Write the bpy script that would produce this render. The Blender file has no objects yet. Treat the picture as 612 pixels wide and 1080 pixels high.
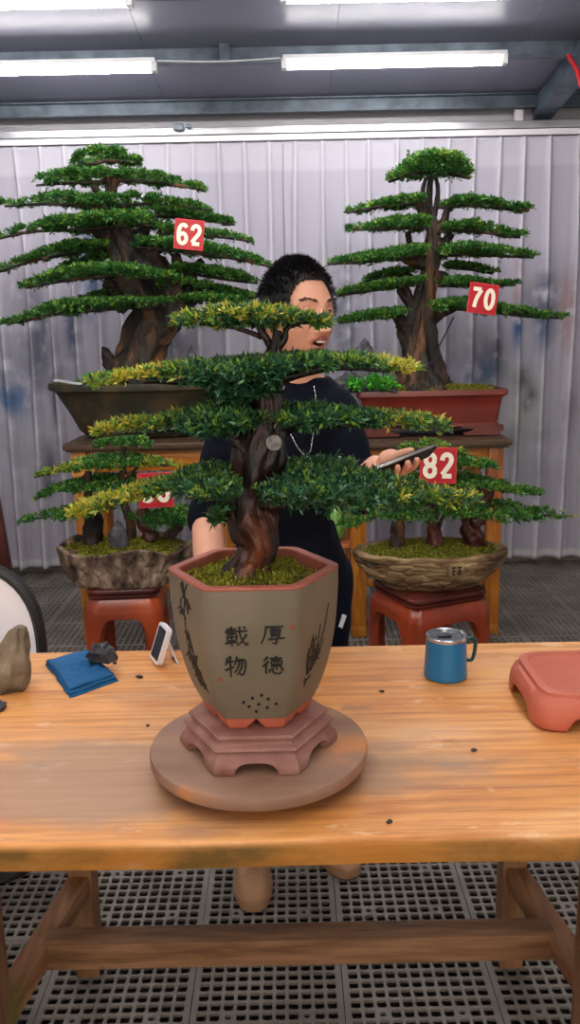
import bpy, bmesh, math, random
import numpy as np
from mathutils import Vector, Matrix, noise
from mathutils.bvhtree import BVHTree

random.seed(7)
RNG = np.random.default_rng(7)
SC = bpy.context.scene
COL = SC.collection
R = math.radians
PI = math.pi

# ------------------------------------------------------------------ camera
F = 900.0
PITCH = R(12.0)
ROLL = R(1.2)
CAM_H = 1.55
FW = Vector((0, math.cos(PITCH), -math.sin(PITCH)))
UP0 = Vector((0, math.sin(PITCH), math.cos(PITCH)))
RT0 = Vector((1, 0, 0))
RT = RT0 * math.cos(ROLL) - UP0 * math.sin(ROLL)
UPV = RT0 * math.sin(ROLL) + UP0 * math.cos(ROLL)
EYE = Vector((0, 0, CAM_H))


def ray(px, py):
    return RT * ((px - 306) / F) + UPV * ((540 - py) / F) + FW


def P(px, py, D):
    """world point at distance D (world y) seen at a place of the photograph"""
    d = ray(px, py)
    return EYE + d * (D / d.y)


def PH(px, py, h):
    """world point at height h"""
    d = ray(px, py)
    return EYE + d * ((h - CAM_H) / d.z)


def mpp(p):
    """metres per pixel at world point p"""
    return (p - EYE).dot(FW) / F


cam_data = bpy.data.cameras.new('camera')
cam = bpy.data.objects.new('camera', cam_data)
COL.objects.link(cam)
cam.matrix_world = Matrix.Translation(EYE) @ Matrix((RT, UPV, -FW)).transposed().to_4x4()
cam_data.sensor_fit = 'VERTICAL'
cam_data.sensor_height = 36
cam_data.sensor_width = 36 * 612 / 1080
cam_data.lens = 36 * F / 1080
cam_data.clip_end = 60
SC.camera = cam
SC.view_settings.view_transform = 'Standard'
SC.view_settings.look = 'None'
SC.view_settings.gamma = 1
SC.view_settings.use_curve_mapping = False
SC.view_settings.exposure = 0.12


# ------------------------------------------------------------------ materials
def lin(h):
    if isinstance(h, (tuple, list)):
        return (h[0], h[1], h[2], 1)
    h = h.lstrip('#')
    out = []
    for i in (0, 2, 4):
        c = int(h[i:i + 2], 16) / 255
        out.append(c / 12.92 if c <= .04045 else ((c + .055) / 1.055) ** 2.4)
    return (*out, 1)


def new_mat(name):
    m = bpy.data.materials.new(name)
    m.use_nodes = True
    return m, m.node_tree.nodes, m.node_tree.links, m.node_tree.nodes['Principled BSDF']


def ramp(N, stops):
    r = N.new('ShaderNodeValToRGB')
    e = r.color_ramp.elements
    while len(e) > 1:
        e.remove(e[-1])
    e[0].position = stops[0][0]
    e[0].color = lin(stops[0][1])
    for p, c in stops[1:]:
        x = e.new(p)
        x.color = lin(c)
    return r


def M(name, stops, rough=.6, metal=0.0, scale=5, detail=4, stretch=(1, 1, 1), bump=0, bscale=None,
      bdist=.01, spec=.5, distort=0, coat=0, rough_var=0, coords='Object'):
    """procedural surface: noise driven colour ramp, bump"""
    m, N, L, b = new_mat(name)
    if isinstance(stops, str):
        stops = [(0, stops)]
    tc = N.new('ShaderNodeTexCoord')
    mp = N.new('ShaderNodeMapping')
    mp.inputs['Scale'].default_value = stretch
    L.new(tc.outputs[coords], mp.inputs[0])
    n = N.new('ShaderNodeTexNoise')
    n.inputs['Scale'].default_value = scale
    n.inputs['Detail'].default_value = detail
    n.inputs['Distortion'].default_value = distort
    L.new(mp.outputs[0], n.inputs['Vector'])
    if len(stops) == 1:
        c = stops[0][1]
        l = lin(c)
        stops = [(.3, tuple(v * .88 for v in l[:3])), (.7, tuple(min(1, v * 1.08) for v in l[:3]))]
    r = ramp(N, stops)
    L.new(n.outputs['Fac'], r.inputs[0])
    L.new(r.outputs[0], b.inputs['Base Color'])
    b.inputs['Roughness'].default_value = rough
    b.inputs['Metallic'].default_value = metal
    b.inputs['Specular IOR Level'].default_value = spec
    b.inputs['Coat Weight'].default_value = coat
    if rough_var:
        mr = N.new('ShaderNodeMapRange')
        mr.inputs[3].default_value = rough - rough_var
        mr.inputs[4].default_value = rough + rough_var
        L.new(n.outputs['Fac'], mr.inputs[0])
        L.new(mr.outputs[0], b.inputs['Roughness'])
    if bump:
        n2 = N.new('ShaderNodeTexNoise')
        n2.inputs['Scale'].default_value = bscale or scale * 3
        n2.inputs['Detail'].default_value = 6
        n2.inputs['Distortion'].default_value = distort
        L.new(mp.outputs[0], n2.inputs['Vector'])
        bp = N.new('ShaderNodeBump')
        bp.inputs['Strength'].default_value = bump
        bp.inputs['Distance'].default_value = bdist
        L.new(n2.outputs['Fac'], bp.inputs['Height'])
        L.new(bp.outputs[0], b.inputs['Normal'])
    return m


def leaf_mat(name, cols, rough=.45, trans=.25):
    m, N, L, b = new_mat(name)
    g = N.new('ShaderNodeNewGeometry')
    k = len(cols)
    r = ramp(N, [(i / max(1, k - 1), c) for i, c in enumerate(cols)])
    L.new(g.outputs['Random Per Island'], r.inputs[0])
    L.new(r.outputs[0], b.inputs['Base Color'])
    b.inputs['Roughness'].default_value = rough
    t = N.new('ShaderNodeBsdfTranslucent')
    L.new(r.outputs[0], t.inputs[0])
    mx = N.new('ShaderNodeMixShader')
    mx.inputs[0].default_value = trans
    L.new(b.outputs[0], mx.inputs[1])
    L.new(t.outputs[0], mx.inputs[2])
    L.new(mx.outputs[0], N['Material Output'].inputs[0])
    return m


def emit_mat(name, col, s):
    m, N, L, b = new_mat(name)
    e = N.new('ShaderNodeEmission')
    e.inputs[0].default_value = lin(col)
    e.inputs[1].default_value = s
    L.new(e.outputs[0], N['Material Output'].inputs[0])
    return m


def wood_mat(name, cols, axis='x', scale=3.0, rough=.45, bump=.25, dust=None, coat=0, knots=False):
    """long grain along an axis, with streaks and worn patches"""
    m, N, L, b = new_mat(name)
    tc = N.new('ShaderNodeTexCoord')
    mp = N.new('ShaderNodeMapping')
    s = {'x': (.12, 1, 1), 'y': (1, .12, 1), 'z': (1, 1, .12)}[axis]
    mp.inputs['Scale'].default_value = s
    L.new(tc.outputs['Object'], mp.inputs[0])
    n = N.new('ShaderNodeTexNoise')
    n.inputs['Scale'].default_value = scale * 4
    n.inputs['Detail'].default_value = 8
    n.inputs['Roughness'].default_value = .62
    n.inputs['Distortion'].default_value = .6
    L.new(mp.outputs[0], n.inputs['Vector'])
    r = ramp(N, [(.3 + .4 * i / (len(cols) - 1), c) for i, c in enumerate(cols)])
    L.new(n.outputs['Fac'], r.inputs[0])
    out = r.outputs[0]
    # fine fibre
    n3 = N.new('ShaderNodeTexNoise')
    n3.inputs['Scale'].default_value = scale * 26
    n3.inputs['Detail'].default_value = 3
    L.new(mp.outputs[0], n3.inputs['Vector'])
    mx = N.new('ShaderNodeMix')
    mx.data_type = 'RGBA'
    mx.blend_type = 'MULTIPLY'
    rr = ramp(N, [(.35, '#b8a494'), (.6, '#ffffff')])
    L.new(n3.outputs['Fac'], rr.inputs[0])
    mx.inputs[0].default_value = .55
    L.new(out, mx.inputs[6])
    L.new(rr.outputs[0], mx.inputs[7])
    out = mx.outputs[2]
    if dust:
        for col, sc_, lo, hi, amt, loc in dust:
            nd = N.new('ShaderNodeTexNoise')
            mpd = N.new('ShaderNodeMapping')
            mpd.inputs['Location'].default_value = loc
            mpd.inputs['Scale'].default_value = (.5, 1, 1)
            L.new(tc.outputs['Object'], mpd.inputs[0])
            nd.inputs['Scale'].default_value = sc_
            nd.inputs['Detail'].default_value = 5
            L.new(mpd.outputs[0], nd.inputs['Vector'])
            mr = N.new('ShaderNodeMapRange')
            mr.inputs[1].default_value = lo
            mr.inputs[2].default_value = hi
            mr.inputs[4].default_value = amt
            L.new(nd.outputs['Fac'], mr.inputs[0])
            md = N.new('ShaderNodeMix')
            md.data_type = 'RGBA'
            L.new(mr.outputs[0], md.inputs[0])
            L.new(out, md.inputs[6])
            md.inputs[7].default_value = lin(col)
            out = md.outputs[2]
    L.new(out, b.inputs['Base Color'])
    b.inputs['Roughness'].default_value = rough
    b.inputs['Coat Weight'].default_value = coat
    b.inputs['Coat Roughness'].default_value = .2
    bp = N.new('ShaderNodeBump')
    bp.inputs['Strength'].default_value = bump
    bp.inputs['Distance'].default_value = .004
    L.new(n.outputs['Fac'], bp.inputs['Height'])
    L.new(bp.outputs[0], b.inputs['Normal'])
    return m


# ------------------------------------------------------------------ mesh builder
class MB:
    def __init__(s):
        s.v, s.f, s.mi, s.cur = [], [], [], 0

    def add(s, vs, fs):
        o = len(s.v)
        s.v += [tuple(v) for v in vs]
        s.f += [tuple(i + o for i in f) for f in fs]
        s.mi += [s.cur] * len(fs)

    def box(s, c, size, rot=None, bev=0.0):
        """axis box with chamfered edges"""
        hx, hy, hz = size[0] / 2, size[1] / 2, size[2] / 2
        bm = bmesh.new()
        bmesh.ops.create_cube(bm, size=1)
        bmesh.ops.scale(bm, vec=size, verts=bm.verts)
        bv = min(bev, .49 * min(size)) if bev else min(.004, .15 * min(size))
        bmesh.ops.bevel(bm, geom=bm.edges[:], offset=bv, segments=2, affect='EDGES', profile=.6)
        mt = Matrix.Translation(Vector(c)) @ (rot.to_4x4() if rot else Matrix())
        bm.verts.ensure_lookup_table()
        vs = [mt @ v.co for v in bm.verts]
        fs = [[v.index for v in f.verts] for f in bm.faces]
        s.add(vs, fs)
        bm.free()

    def bar(s, a, b, w, h, bev=.003, upv=Vector((0, 0, 1))):
        """square bar from a to b"""
        a, b = Vector(a), Vector(b)
        d = (b - a)
        L_ = d.length
        z = d.normalized()
        x = upv.cross(z)
        if x.length < 1e-3:
            x = Vector((1, 0, 0)).cross(z)
            if x.length < 1e-3:
                x = Vector((0, 1, 0)).cross(z)
        if abs(z.z) > .98:
            x = Vector((1, 0, 0))
            x = (x - z * x.dot(z))
        x.normalize()
        y = z.cross(x)
        rot = Matrix((x, y, z)).transposed()
        s.box((a + b) / 2, (w, h, L_), rot, bev)

    def lathe(s, prof, c=(0, 0, 0), n=48, mat=None, close=True):
        """prof: (r,z) list"""
        c = Vector(c)
        vs, fs = [], []
        k = len(prof)
        for i in range(n):
            a = 2 * PI * i / n
            for r, z in prof:
                v = Vector((r * math.cos(a), r * math.sin(a), z))
                vs.append(c + (mat @ v if mat else v))
        for i in range(n):
            j = (i + 1) % n
            for q in range(k - 1):
                fs.append((i * k + q, j * k + q, j * k + q + 1, i * k + q + 1))
        if close:
            if prof[0][0] > 1e-6:
                fs.append([i * k for i in range(n)][::-1])
            if prof[-1][0] > 1e-6:
                fs.append([i * k + k - 1 for i in range(n)])
        s.add(vs, fs)

    def tube(s, pts, rad, n=8, cap=True, fn=None, sub=1):
        pts = [Vector(p) for p in pts]
        if not hasattr(rad, '__len__'):
            rad = [rad] * len(pts)
        if sub > 1:
            pts, rad = smooth_path(pts, rad, sub)
        k = len(pts)
        t0 = (pts[1] - pts[0]).normalized()
        ref = Vector((0, 0, 1)) if abs(t0.z) < .9 else Vector((1, 0, 0))
        x = ref.cross(t0).normalized()
        vs, fs = [], []
        for i in range(k):
            t = (pts[min(i + 1, k - 1)] - pts[max(i - 1, 0)]).normalized()
            x = (x - t * x.dot(t)).normalized()
            y = t.cross(x)
            for j in range(n):
                a = 2 * PI * j / n
                r = rad[i] * (fn(i / (k - 1), a, pts[i]) if fn else 1)
                vs.append(pts[i] + x * (r * math.cos(a)) + y * (r * math.sin(a)))
        for i in range(k - 1):
            for j in range(n):
                q = (j + 1) % n
                fs.append((i * n + j, i * n + q, (i + 1) * n + q, (i + 1) * n + j))
        if cap:
            fs.append(list(range(n))[::-1])
            fs.append([(k - 1) * n + j for j in range(n)])
        s.add(vs, fs)

    def ball(s, c, r, n=12, m=8, mat=None, fn=None):
        c = Vector(c)
        if not hasattr(r, '__len__'):
            r = (r, r, r)
        vs = [Vector((0, 0, -1))]
        for i in range(1, m):
            t = -PI / 2 + PI * i / m
            for j in range(n):
                a = 2 * PI * j / n
                vs.append(Vector((math.cos(t) * math.cos(a), math.cos(t) * math.sin(a), math.sin(t))))
        vs.append(Vector((0, 0, 1)))
        fs = []
        for j in range(n):
            q = (j + 1) % n
            fs.append((0, 1 + q, 1 + j))
            fs.append((len(vs) - 1, 1 + (m - 2) * n + j, 1 + (m - 2) * n + q))
            for i in range(m - 2):
                fs.append((1 + i * n + j, 1 + i * n + q, 1 + (i + 1) * n + q, 1 + (i + 1) * n + j))
        out = []
        for v in vs:
            k = fn(v) if fn else 1
            w = Vector((v.x * r[0] * k, v.y * r[1] * k, v.z * r[2] * k))
            out.append(c + (mat @ w if mat else w))
        s.add(out, fs)

    def capsule(s, a, b, r0, r1, n=16, flat=False, e=(1, 1)):
        """tapered capsule; e scales the section"""
        a, b = Vector(a), Vector(b)
        z = (b - a).normalized()
        L_ = (b - a).length
        ref = Vector((0, 1, 0)) if abs(z.y) < .8 else Vector((0, 0, 1))
        x = ref.cross(z).normalized()
        y = z.cross(x)
        rot = Matrix((x * e[0], y * e[1], z)).transposed()
        prof = []
        if not flat:
            for i in range(5):
                t = -PI / 2 + PI / 2 * i / 5
                prof.append((max(1e-4, r0 * math.cos(t)), r0 * math.sin(t)))
        prof.append((r0, 0))
        prof.append((r0 * .5 + r1 * .5, L_ / 2))
        prof.append((r1, L_))
        if not flat:
            for i in range(1, 6):
                t = PI / 2 * i / 5
                prof.append((max(1e-4, r1 * math.cos(t)), L_ + r1 * math.sin(t)))
        s.lathe(prof, a, n, rot)

    def prism(s, poly, depth, mt=None):
        """poly: list of (x,y) counter clockwise, extruded along +z by depth then transformed"""
        n = len(poly)
        vs = [Vector((x, y, 0)) for x, y in poly] + [Vector((x, y, depth)) for x, y in poly]
        if mt:
            vs = [mt @ v for v in vs]
        fs = [list(range(n))[::-1], list(range(n, 2 * n))]
        for i in range(n):
            j = (i + 1) % n
            fs.append((i, j, n + j, n + i))
        s.add(vs, fs)

    def grid(s, pts, rows, cols, wrap=False):
        fs = []
        for i in range(rows - 1):
            for j in range(cols if wrap else cols - 1):
                q = (j + 1) % cols
                fs.append((i * cols + j, i * cols + q, (i + 1) * cols + q, (i + 1) * cols + j))
        s.add(pts, fs)

    def mesh(s, name, mats):
        me = bpy.data.meshes.new(name)
        me.from_pydata(s.v, [], s.f)
        for m in mats:
            me.materials.append(m)
        if len(mats) > 1:
            me.polygons.foreach_set('material_index', s.mi)
        me.update()
        return me

    def build(s, name, mats, parent=None, smooth=None, recalc=True):
        if not isinstance(mats, (list, tuple)):
            mats = [mats]
        me = s.mesh(name, mats)
        return finish(name, me, parent, smooth, recalc)


def finish(name, me, parent=None, smooth=None, recalc=True):
    if recalc:
        bm = bmesh.new()
        bm.from_mesh(me)
        bmesh.ops.recalc_face_normals(bm, faces=bm.faces)
        bm.to_mesh(me)
        bm.free()
    if smooth is not None:
        me.shade_smooth()
        if smooth < 179:
            me.set_sharp_from_angle(angle=R(smooth))
    o = bpy.data.objects.new(name, me)
    COL.objects.link(o)
    if parent is not None:
        # parts are written in world space; the parent sits at the thing's base
        o.parent = parent
        o.matrix_parent_inverse = parent_world(parent).inverted()
    return o


def parent_world(o):
    m = Matrix.Translation(o.location) @ o.rotation_euler.to_matrix().to_4x4()
    if o.parent is not None:
        return parent_world(o.parent) @ o.matrix_parent_inverse @ m
    return m


def thing(name, loc, label, cat, group=None):
    o = bpy.data.objects.new(name, None)
    o.empty_display_size = .05
    COL.objects.link(o)
    o.location = loc
    return tag(o, label, cat, group)


def tag(o, label, cat, group=None):
    o['label'] = label
    o['category'] = cat
    if group:
        o['group'] = group
    return o


def struct(o):
    o['kind'] = 'structure'
    return o


def copy_tree(o, parent=None):
    c = o.copy()
    COL.objects.link(c)
    if parent is not None:
        inv = o.matrix_parent_inverse.copy()
        c.parent = parent
        c.matrix_parent_inverse = inv
    for ch in list(o.children):
        copy_tree(ch, c)
    return c


def smooth_path(pts, rad, sub):
    n = len(pts)
    op, orr = [], []
    for i in range(n - 1):
        p0, p1, p2, p3 = pts[max(i - 1, 0)], pts[i], pts[i + 1], pts[min(i + 2, n - 1)]
        r0, r1, r2, r3 = rad[max(i - 1, 0)], rad[i], rad[i + 1], rad[min(i + 2, n - 1)]
        for j in range(sub):
            t = j / sub
            f = lambda a, b, c, d: .5 * ((2 * b) + (c - a) * t + (2 * a - 5 * b + 4 * c - d) * t * t + (-a + 3 * b - 3 * c + d) * t ** 3)
            op.append(f(p0, p1, p2, p3))
            orr.append(max(1e-4, f(r0, r1, r2, r3)))
    op.append(pts[-1].copy())
    orr.append(rad[-1])
    return op, orr


def eval_mesh(o, name=None):
    """bake modifiers into a plain mesh, drop the working object"""
    dg = bpy.context.evaluated_depsgraph_get()
    dg.update()
    me = bpy.data.meshes.new_from_object(o.evaluated_get(dg))
    me.name = name or o.name
    bpy.data.objects.remove(o)
    return me


def remeshed(mb, voxel, mats, smooth_it=3, factor=.5):
    me = mb.mesh('work', mats)
    o = bpy.data.objects.new('work', me)
    COL.objects.link(o)
    bm = bmesh.new()
    bm.from_mesh(me)
    bmesh.ops.recalc_face_normals(bm, faces=bm.faces)
    bm.to_mesh(me)
    bm.free()
    r = o.modifiers.new('r', 'REMESH')
    r.mode = 'VOXEL'
    r.voxel_size = voxel
    if smooth_it:
        s = o.modifiers.new('s', 'SMOOTH')
        s.factor = factor
        s.iterations = smooth_it
    return eval_mesh(o)


def fbm(p, s=1.0, o=4):
    return noise.fractal(Vector(p) * s, 1.0, 2.0, o)


# ------------------------------------------------------------------ palette
WHITE_WALL = M('white wall panel', '#b9b8c0', .55, scale=2)
CEIL = M('grey coated roof panel', [(.3, '#7e8092'), (.7, '#9091a5')], .3, scale=1.5, bump=.25, bscale=6, bdist=.02, stretch=(1, 1, 1), spec=.18)
STEEL = M('painted blue grey steel', [(.35, '#4d5966'), (.65, '#6d7a88')], .4, .3, scale=9, detail=6)
ZINC = M('zinc rail', [(.3, '#8e9098'), (.7, '#d0d2d8')], .3, .6, scale=14, stretch=(.2, 1, 1))
WHITE_TRIM = M('white trim', '#e4e2ea', .4)
LAMP = emit_mat('tube light', '#fdf8f4', 36.0)
HOUSE = M('lamp housing', '#dcdde2', .4)
TILE = M('grey plastic drain tile', [(.3, '#69635d'), (.7, '#8c867e')], .5, scale=4, bump=.1, rough_var=.12)
GROUND = M('wet gravel under the grating', [(.4, '#070607'), (.58, '#1a1512'), (.7, '#3a251e')], .45, scale=38, bump=.8, bdist=.02)
def table_mat():
    m, N, L, b = new_mat('varnished table plank')
    tc = N.new('ShaderNodeTexCoord')

    def nz(scale, stretch, detail=6, loc=(0, 0, 0), dist=0.0):
        mp = N.new('ShaderNodeMapping')
        mp.inputs['Scale'].default_value = stretch
        mp.inputs['Location'].default_value = loc
        L.new(tc.outputs['Object'], mp.inputs[0])
        n = N.new('ShaderNodeTexNoise')
        n.inputs['Scale'].default_value = scale
        n.inputs['Detail'].default_value = detail
        n.inputs['Roughness'].default_value = .6
        n.inputs['Distortion'].default_value = dist
        L.new(mp.outputs[0], n.inputs['Vector'])
        return n.outputs['Fac'], mp

    def mix(a, bcol, fac, mode='MIX'):
        x = N.new('ShaderNodeMix')
        x.data_type = 'RGBA'
        x.blend_type = mode
        if isinstance(fac, float):
            x.inputs[0].default_value = fac
        else:
            L.new(fac, x.inputs[0])
        L.new(a, x.inputs[6])
        if isinstance(bcol, str):
            x.inputs[7].default_value = lin(bcol)
        else:
            L.new(bcol, x.inputs[7])
        return x.outputs[2]

    def rng_(o, lo, hi, amt):
        x = N.new('ShaderNodeMapRange')
        x.inputs[1].default_value = lo
        x.inputs[2].default_value = hi
        x.inputs[4].default_value = amt
        L.new(o, x.inputs[0])
        return x.outputs[0]
    big, _ = nz(4.5, (.35, 1, 1), 5, dist=.4)
    r = ramp(N, [(.30, '#c97f38'), (.45, '#dd9a54'), (.58, '#e6ad72'), (.72, '#d68f56')])
    L.new(big, r.inputs[0])
    col = r.outputs[0]
    fib, _ = nz(60, (.05, 1, 1), 5)
    rr = ramp(N, [(.36, '#c9a98c'), (.56, '#ffffff')])
    L.new(fib, rr.inputs[0])
    col = mix(col, rr.outputs[0], .7, 'MULTIPLY')
    st, _ = nz(11, (.10, 1, 1), 7, (2, 5, 0), .8)
    col = mix(col, '#6e4424', rng_(st, .60, .70, .75))
    kn, _ = nz(9, (.6, 1, 1), 4, (5, 1, 3))
    col = mix(col, '#8c5a34', rng_(kn, .66, .72, .6))
    sc, _ = nz(26, (.4, 1, 1), 4, (9, 2, 3))
    col = mix(col, '#efc9a0', rng_(sc, .62, .70, .5))
    # grey brown tone in a noise-edged ellipse round the turntable
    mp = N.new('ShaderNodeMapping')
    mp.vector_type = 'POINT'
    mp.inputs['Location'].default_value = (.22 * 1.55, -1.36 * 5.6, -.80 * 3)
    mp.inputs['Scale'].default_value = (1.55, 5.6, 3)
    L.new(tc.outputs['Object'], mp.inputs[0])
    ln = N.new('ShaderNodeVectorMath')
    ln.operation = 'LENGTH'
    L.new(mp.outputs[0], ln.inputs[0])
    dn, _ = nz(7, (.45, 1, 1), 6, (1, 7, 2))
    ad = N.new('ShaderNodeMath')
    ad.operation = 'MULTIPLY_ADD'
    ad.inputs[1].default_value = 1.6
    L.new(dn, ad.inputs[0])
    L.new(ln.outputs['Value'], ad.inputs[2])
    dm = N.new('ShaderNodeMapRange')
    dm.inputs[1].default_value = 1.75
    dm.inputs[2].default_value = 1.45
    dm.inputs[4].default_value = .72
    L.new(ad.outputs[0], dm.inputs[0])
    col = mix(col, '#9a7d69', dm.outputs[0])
    fd, _ = nz(3.2, (.5, 1, 1), 6, (4, 4, 4))
    col = mix(col, '#b8937a', rng_(fd, .52, .66, .55))
    # green brown stain along the front edge of the plank
    sp = N.new('ShaderNodeSeparateXYZ')
    L.new(tc.outputs['Object'], sp.inputs[0])
    ez = N.new('ShaderNodeMapRange')
    ez.inputs[1].default_value = .797
    ez.inputs[2].default_value = .785
    L.new(sp.outputs['Z'], ez.inputs[0])
    en, _ = nz(4, (1, 1, 2), 5, (8, 0, 1))
    er = rng_(en, .42, .6, .85)
    em = N.new('ShaderNodeMath')
    em.operation = 'MULTIPLY'
    L.new(ez.outputs[0], em.inputs[0])
    L.new(er, em.inputs[1])
    ew = N.new('ShaderNodeMath')
    ew.operation = 'MULTIPLY'
    ew.inputs[1].default_value = .7
    L.new(ez.outputs[0], ew.inputs[0])
    col = mix(col, '#b0701c', ew.outputs[0])
    col = mix(col, '#5f4a1c', em.outputs[0])
    L.new(col, b.inputs['Base Color'])
    rg = N.new('ShaderNodeMapRange')
    rg.inputs[3].default_value = .36
    rg.inputs[4].default_value = .62
    L.new(big, rg.inputs[0])
    L.new(rg.outputs[0], b.inputs['Roughness'])
    bp = N.new('ShaderNodeBump')
    bp.inputs['Strength'].default_value = .25
    bp.inputs['Distance'].default_value = .002
    L.new(fib, bp.inputs['Height'])
    L.new(bp.outputs[0], b.inputs['Normal'])
    return m


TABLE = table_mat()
LEGWOOD_X = wood_mat('old rail wood x', ['#4a3122', '#86603f', '#a47a58', '#8f6a50'], 'x', 2.5, .6, .5, dust=[('#5b5a2a', 4, .55, .7, .5, (1, 2, 0))])
LEGWOOD_Y = wood_mat('old rail wood y', ['#4a2f1e', '#946440', '#b0805a', '#8f6a4a'], 'y', 2.5, .6, .5, dust=[('#5d6a22', 4, .5, .66, .7, (4, 2, 0))])
LEGWOOD_Z = wood_mat('old leg wood z', ['#452d20', '#87603f', '#a57a58', '#8f6c52'], 'z', 2.5, .6, .5)
STAND_Z = wood_mat('amber stand wood z', ['#6e3a10', '#b4661a', '#cf8428', '#a8641e'], 'z', 2.2, .4, .3)
STAND_X = wood_mat('amber stand wood x', ['#7a4314', '#b96a1c', '#cf8124', '#a8601c'], 'x', 2.2, .4, .3)
STAND_TOP = wood_mat('dark stand top', ['#2a1c14', '#4b3424', '#5c4632', '#463a2a'], 'x', 2.4, .5, .3)
REDWOOD = M('red lacquered stool wood', [(.3, '#6e2410'), (.55, '#a33f18'), (.75, '#b9501f')], .28, scale=5, stretch=(1, 1, .4), coat=.3)
DARKRED = M('dark red stool top', [(.3, '#3f1a16'), (.7, '#6b2f25')], .35, scale=6)
CLAY = M('unglazed clay', [(.3, '#b0573c'), (.7, '#c96f52')], .7, scale=14, bump=.15)
CLAY_PINK = M('pink terracotta', [(.3, '#b45a47'), (.7, '#c46a54')], .6, scale=5, bump=.08)
CLAY_RIM = M('brown red clay rim', [(.3, '#a05340'), (.7, '#b8695a')], .65, scale=12)
CLAY_STAND = M('dusty mauve clay stand', [(.3, '#7e4f45'), (.7, '#a0756a')], .7, scale=16, bump=.2)
POT_GREY = M('grey olive stoneware', [(.3, '#665c49'), (.55, '#756a57'), (.75, '#837862')], .55, scale=5, detail=6, bump=.12)
DISC = M('dusty turntable board', [(.3, '#7c5744'), (.52, '#92705c'), (.62, '#a5785a'), (.7, '#c48250')], .6, scale=8, detail=6, stretch=(.6, 1.2, 1), bump=.2)
BLACKIRON = M('black iron', '#1c1a1a', .5, .4)
INK = M('black ink', '#161412', .6)
SEAL = M('red seal ink', '#b8442e', .6)
HOLE = M('dark hole', '#0b0908', .9)
RED_POT = M('dark red glazed clay', [(.3, '#5f2018'), (.7, '#7f2d20')], .35, scale=4, coat=.2)
STONE_POT = M('mossy dark stoneware', [(.3, '#1d1d16'), (.5, '#33301f'), (.62, '#4b3b26'), (.75, '#364418')], .6, scale=7, detail=6, bump=.4)
ROCK_POT = M('carved bark stone', [(.34, '#2a211c'), (.48, '#705a48'), (.66, '#b59c84')], .7, scale=16, detail=8, stretch=(1, 1, .4), bump=1.0, bscale=40, bdist=.03)
ROCK_POT2 = M('layered brown stone', [(.34, '#33261a'), (.48, '#7a5d3e'), (.66, '#b59a6e')], .65, scale=14, detail=6, stretch=(.4, .4, 1.3), bump=.8, bscale=20, bdist=.02)
MOSS = M('moss', [(.32, '#4a3c1c'), (.46, '#6a6c1a'), (.58, '#93982a'), (.72, '#5e7420')], .9, scale=22, detail=6, bump=.8, bscale=90, bdist=.01)
BARK_N = M('dark flaking bark', [(.40, '#0a0707'), (.53, '#19100d'), (.62, '#3c2018'), (.72, '#7c4324')], .42, scale=11, detail=7, stretch=(1, 1, .3), bump=1.0, bscale=34, bdist=.012, distort=.6)
BARK_B = M('grey brown bark', [(.34, '#100d0a'), (.48, '#281f18'), (.58, '#453325'), (.7, '#80512f')], .65, scale=13, detail=8, stretch=(1, 1, .3), bump=1.0, bscale=30, bdist=.02, distort=.5)
BARK_R = M('smooth reddish bark', [(.34, '#2a1511'), (.6, '#5c2b20'), (.76, '#7c4331')], .5, scale=12, bump=.5, stretch=(1, 1, .4))
CUT = M('pale weathered cut wood', [(.35, '#6c6a68'), (.65, '#a5a19c')], .7, scale=90, bump=.5)
LEAF_N = leaf_mat('near leaves', ['#1d4032', '#2a563c', '#396b46', '#4a8050', '#264c3a', '#6c9c68', '#366450'], .32, .2)
LEAF_Y = leaf_mat('yellow leaf tips', ['#b4b844', '#d2cb50', '#e2c244', '#9cb040', '#e6d468'], .45, .3)
LEAF_NL = leaf_mat('light near leaves', ['#5c8f36', '#7fab44', '#98b84c', '#488038', '#aebc48'], .4, .3)
LEAF_B = leaf_mat('far leaves', ['#2a5c2c', '#3a7436', '#50903f', '#346a32', '#6ea24c'], .5, .25)
LEAF_B2 = leaf_mat('far light leaves', ['#5a8f34', '#7cab3c', '#98b648', '#4a8034'], .5, .25)
TUFT = leaf_mat('moss tufts', ['#6e7218', '#929a28', '#b4b02c', '#566420', '#7c6030', '#bebc48'], .8, .2)
SKIN = M('skin', [(.3, '#cf957a'), (.7, '#dea58a')], .5, scale=12, bump=.04, spec=.4)
LIPS = M('lips', '#b8736a', .45)
MOUTH = M('mouth inside', '#3a1512', .6)
TEETH = M('teeth', '#e0d8cc', .3)
EYEW = M('eye white', '#cfc8c2', .25)
EYEB = M('dark iris', '#140d0a', .2)
HAIR = M('black hair', '#0c0b0e', .45, scale=30)
BROW = M('eyebrow hair', '#1c1412', .7)
BEIGE = M('beige shoe leather', [(.3, '#a98060'), (.7, '#be946e')], .6, scale=14, bump=.1)
BEIGE_SOLE = M('beige shoe sole', '#ad8565', .6)
SILVER = M('silver chain', '#d5d7dc', .25, .9)
TAGRED = M('red number card', [(.3, '#b00010'), (.7, '#bc0014')], .5, scale=3)
TAGWHITE = M('cream digits', '#fff4dc', .5)
TAGEDGE = M('pink card border', '#d03040', .5)
MUGBLUE = M('blue enamel', '#1474ab', .35, .1, coat=.2)
MUGDARK = M('dark teal handle', '#0e3f46', .4)
STEELB = M('brushed steel', '#b9bcc2', .25, .8)
LIDM = M('smoky clear lid', '#6d7078', .12, .1)
CLOTHB = M('blue cloth', [(.3, '#044876'), (.7, '#0a5d92')], .85, scale=9, bump=.3, bscale=160, bdist=.002)
ROCKD = M('black rock', [(.35, '#15161a'), (.6, '#2f3038'), (.8, '#5c5e68')], .5, scale=22, bump=.6)
ROCKG = M('grey rock', [(.3, '#2b2b30'), (.6, '#55555c'), (.8, '#83838a')], .7, scale=22, detail=6, bump=.8)
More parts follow.
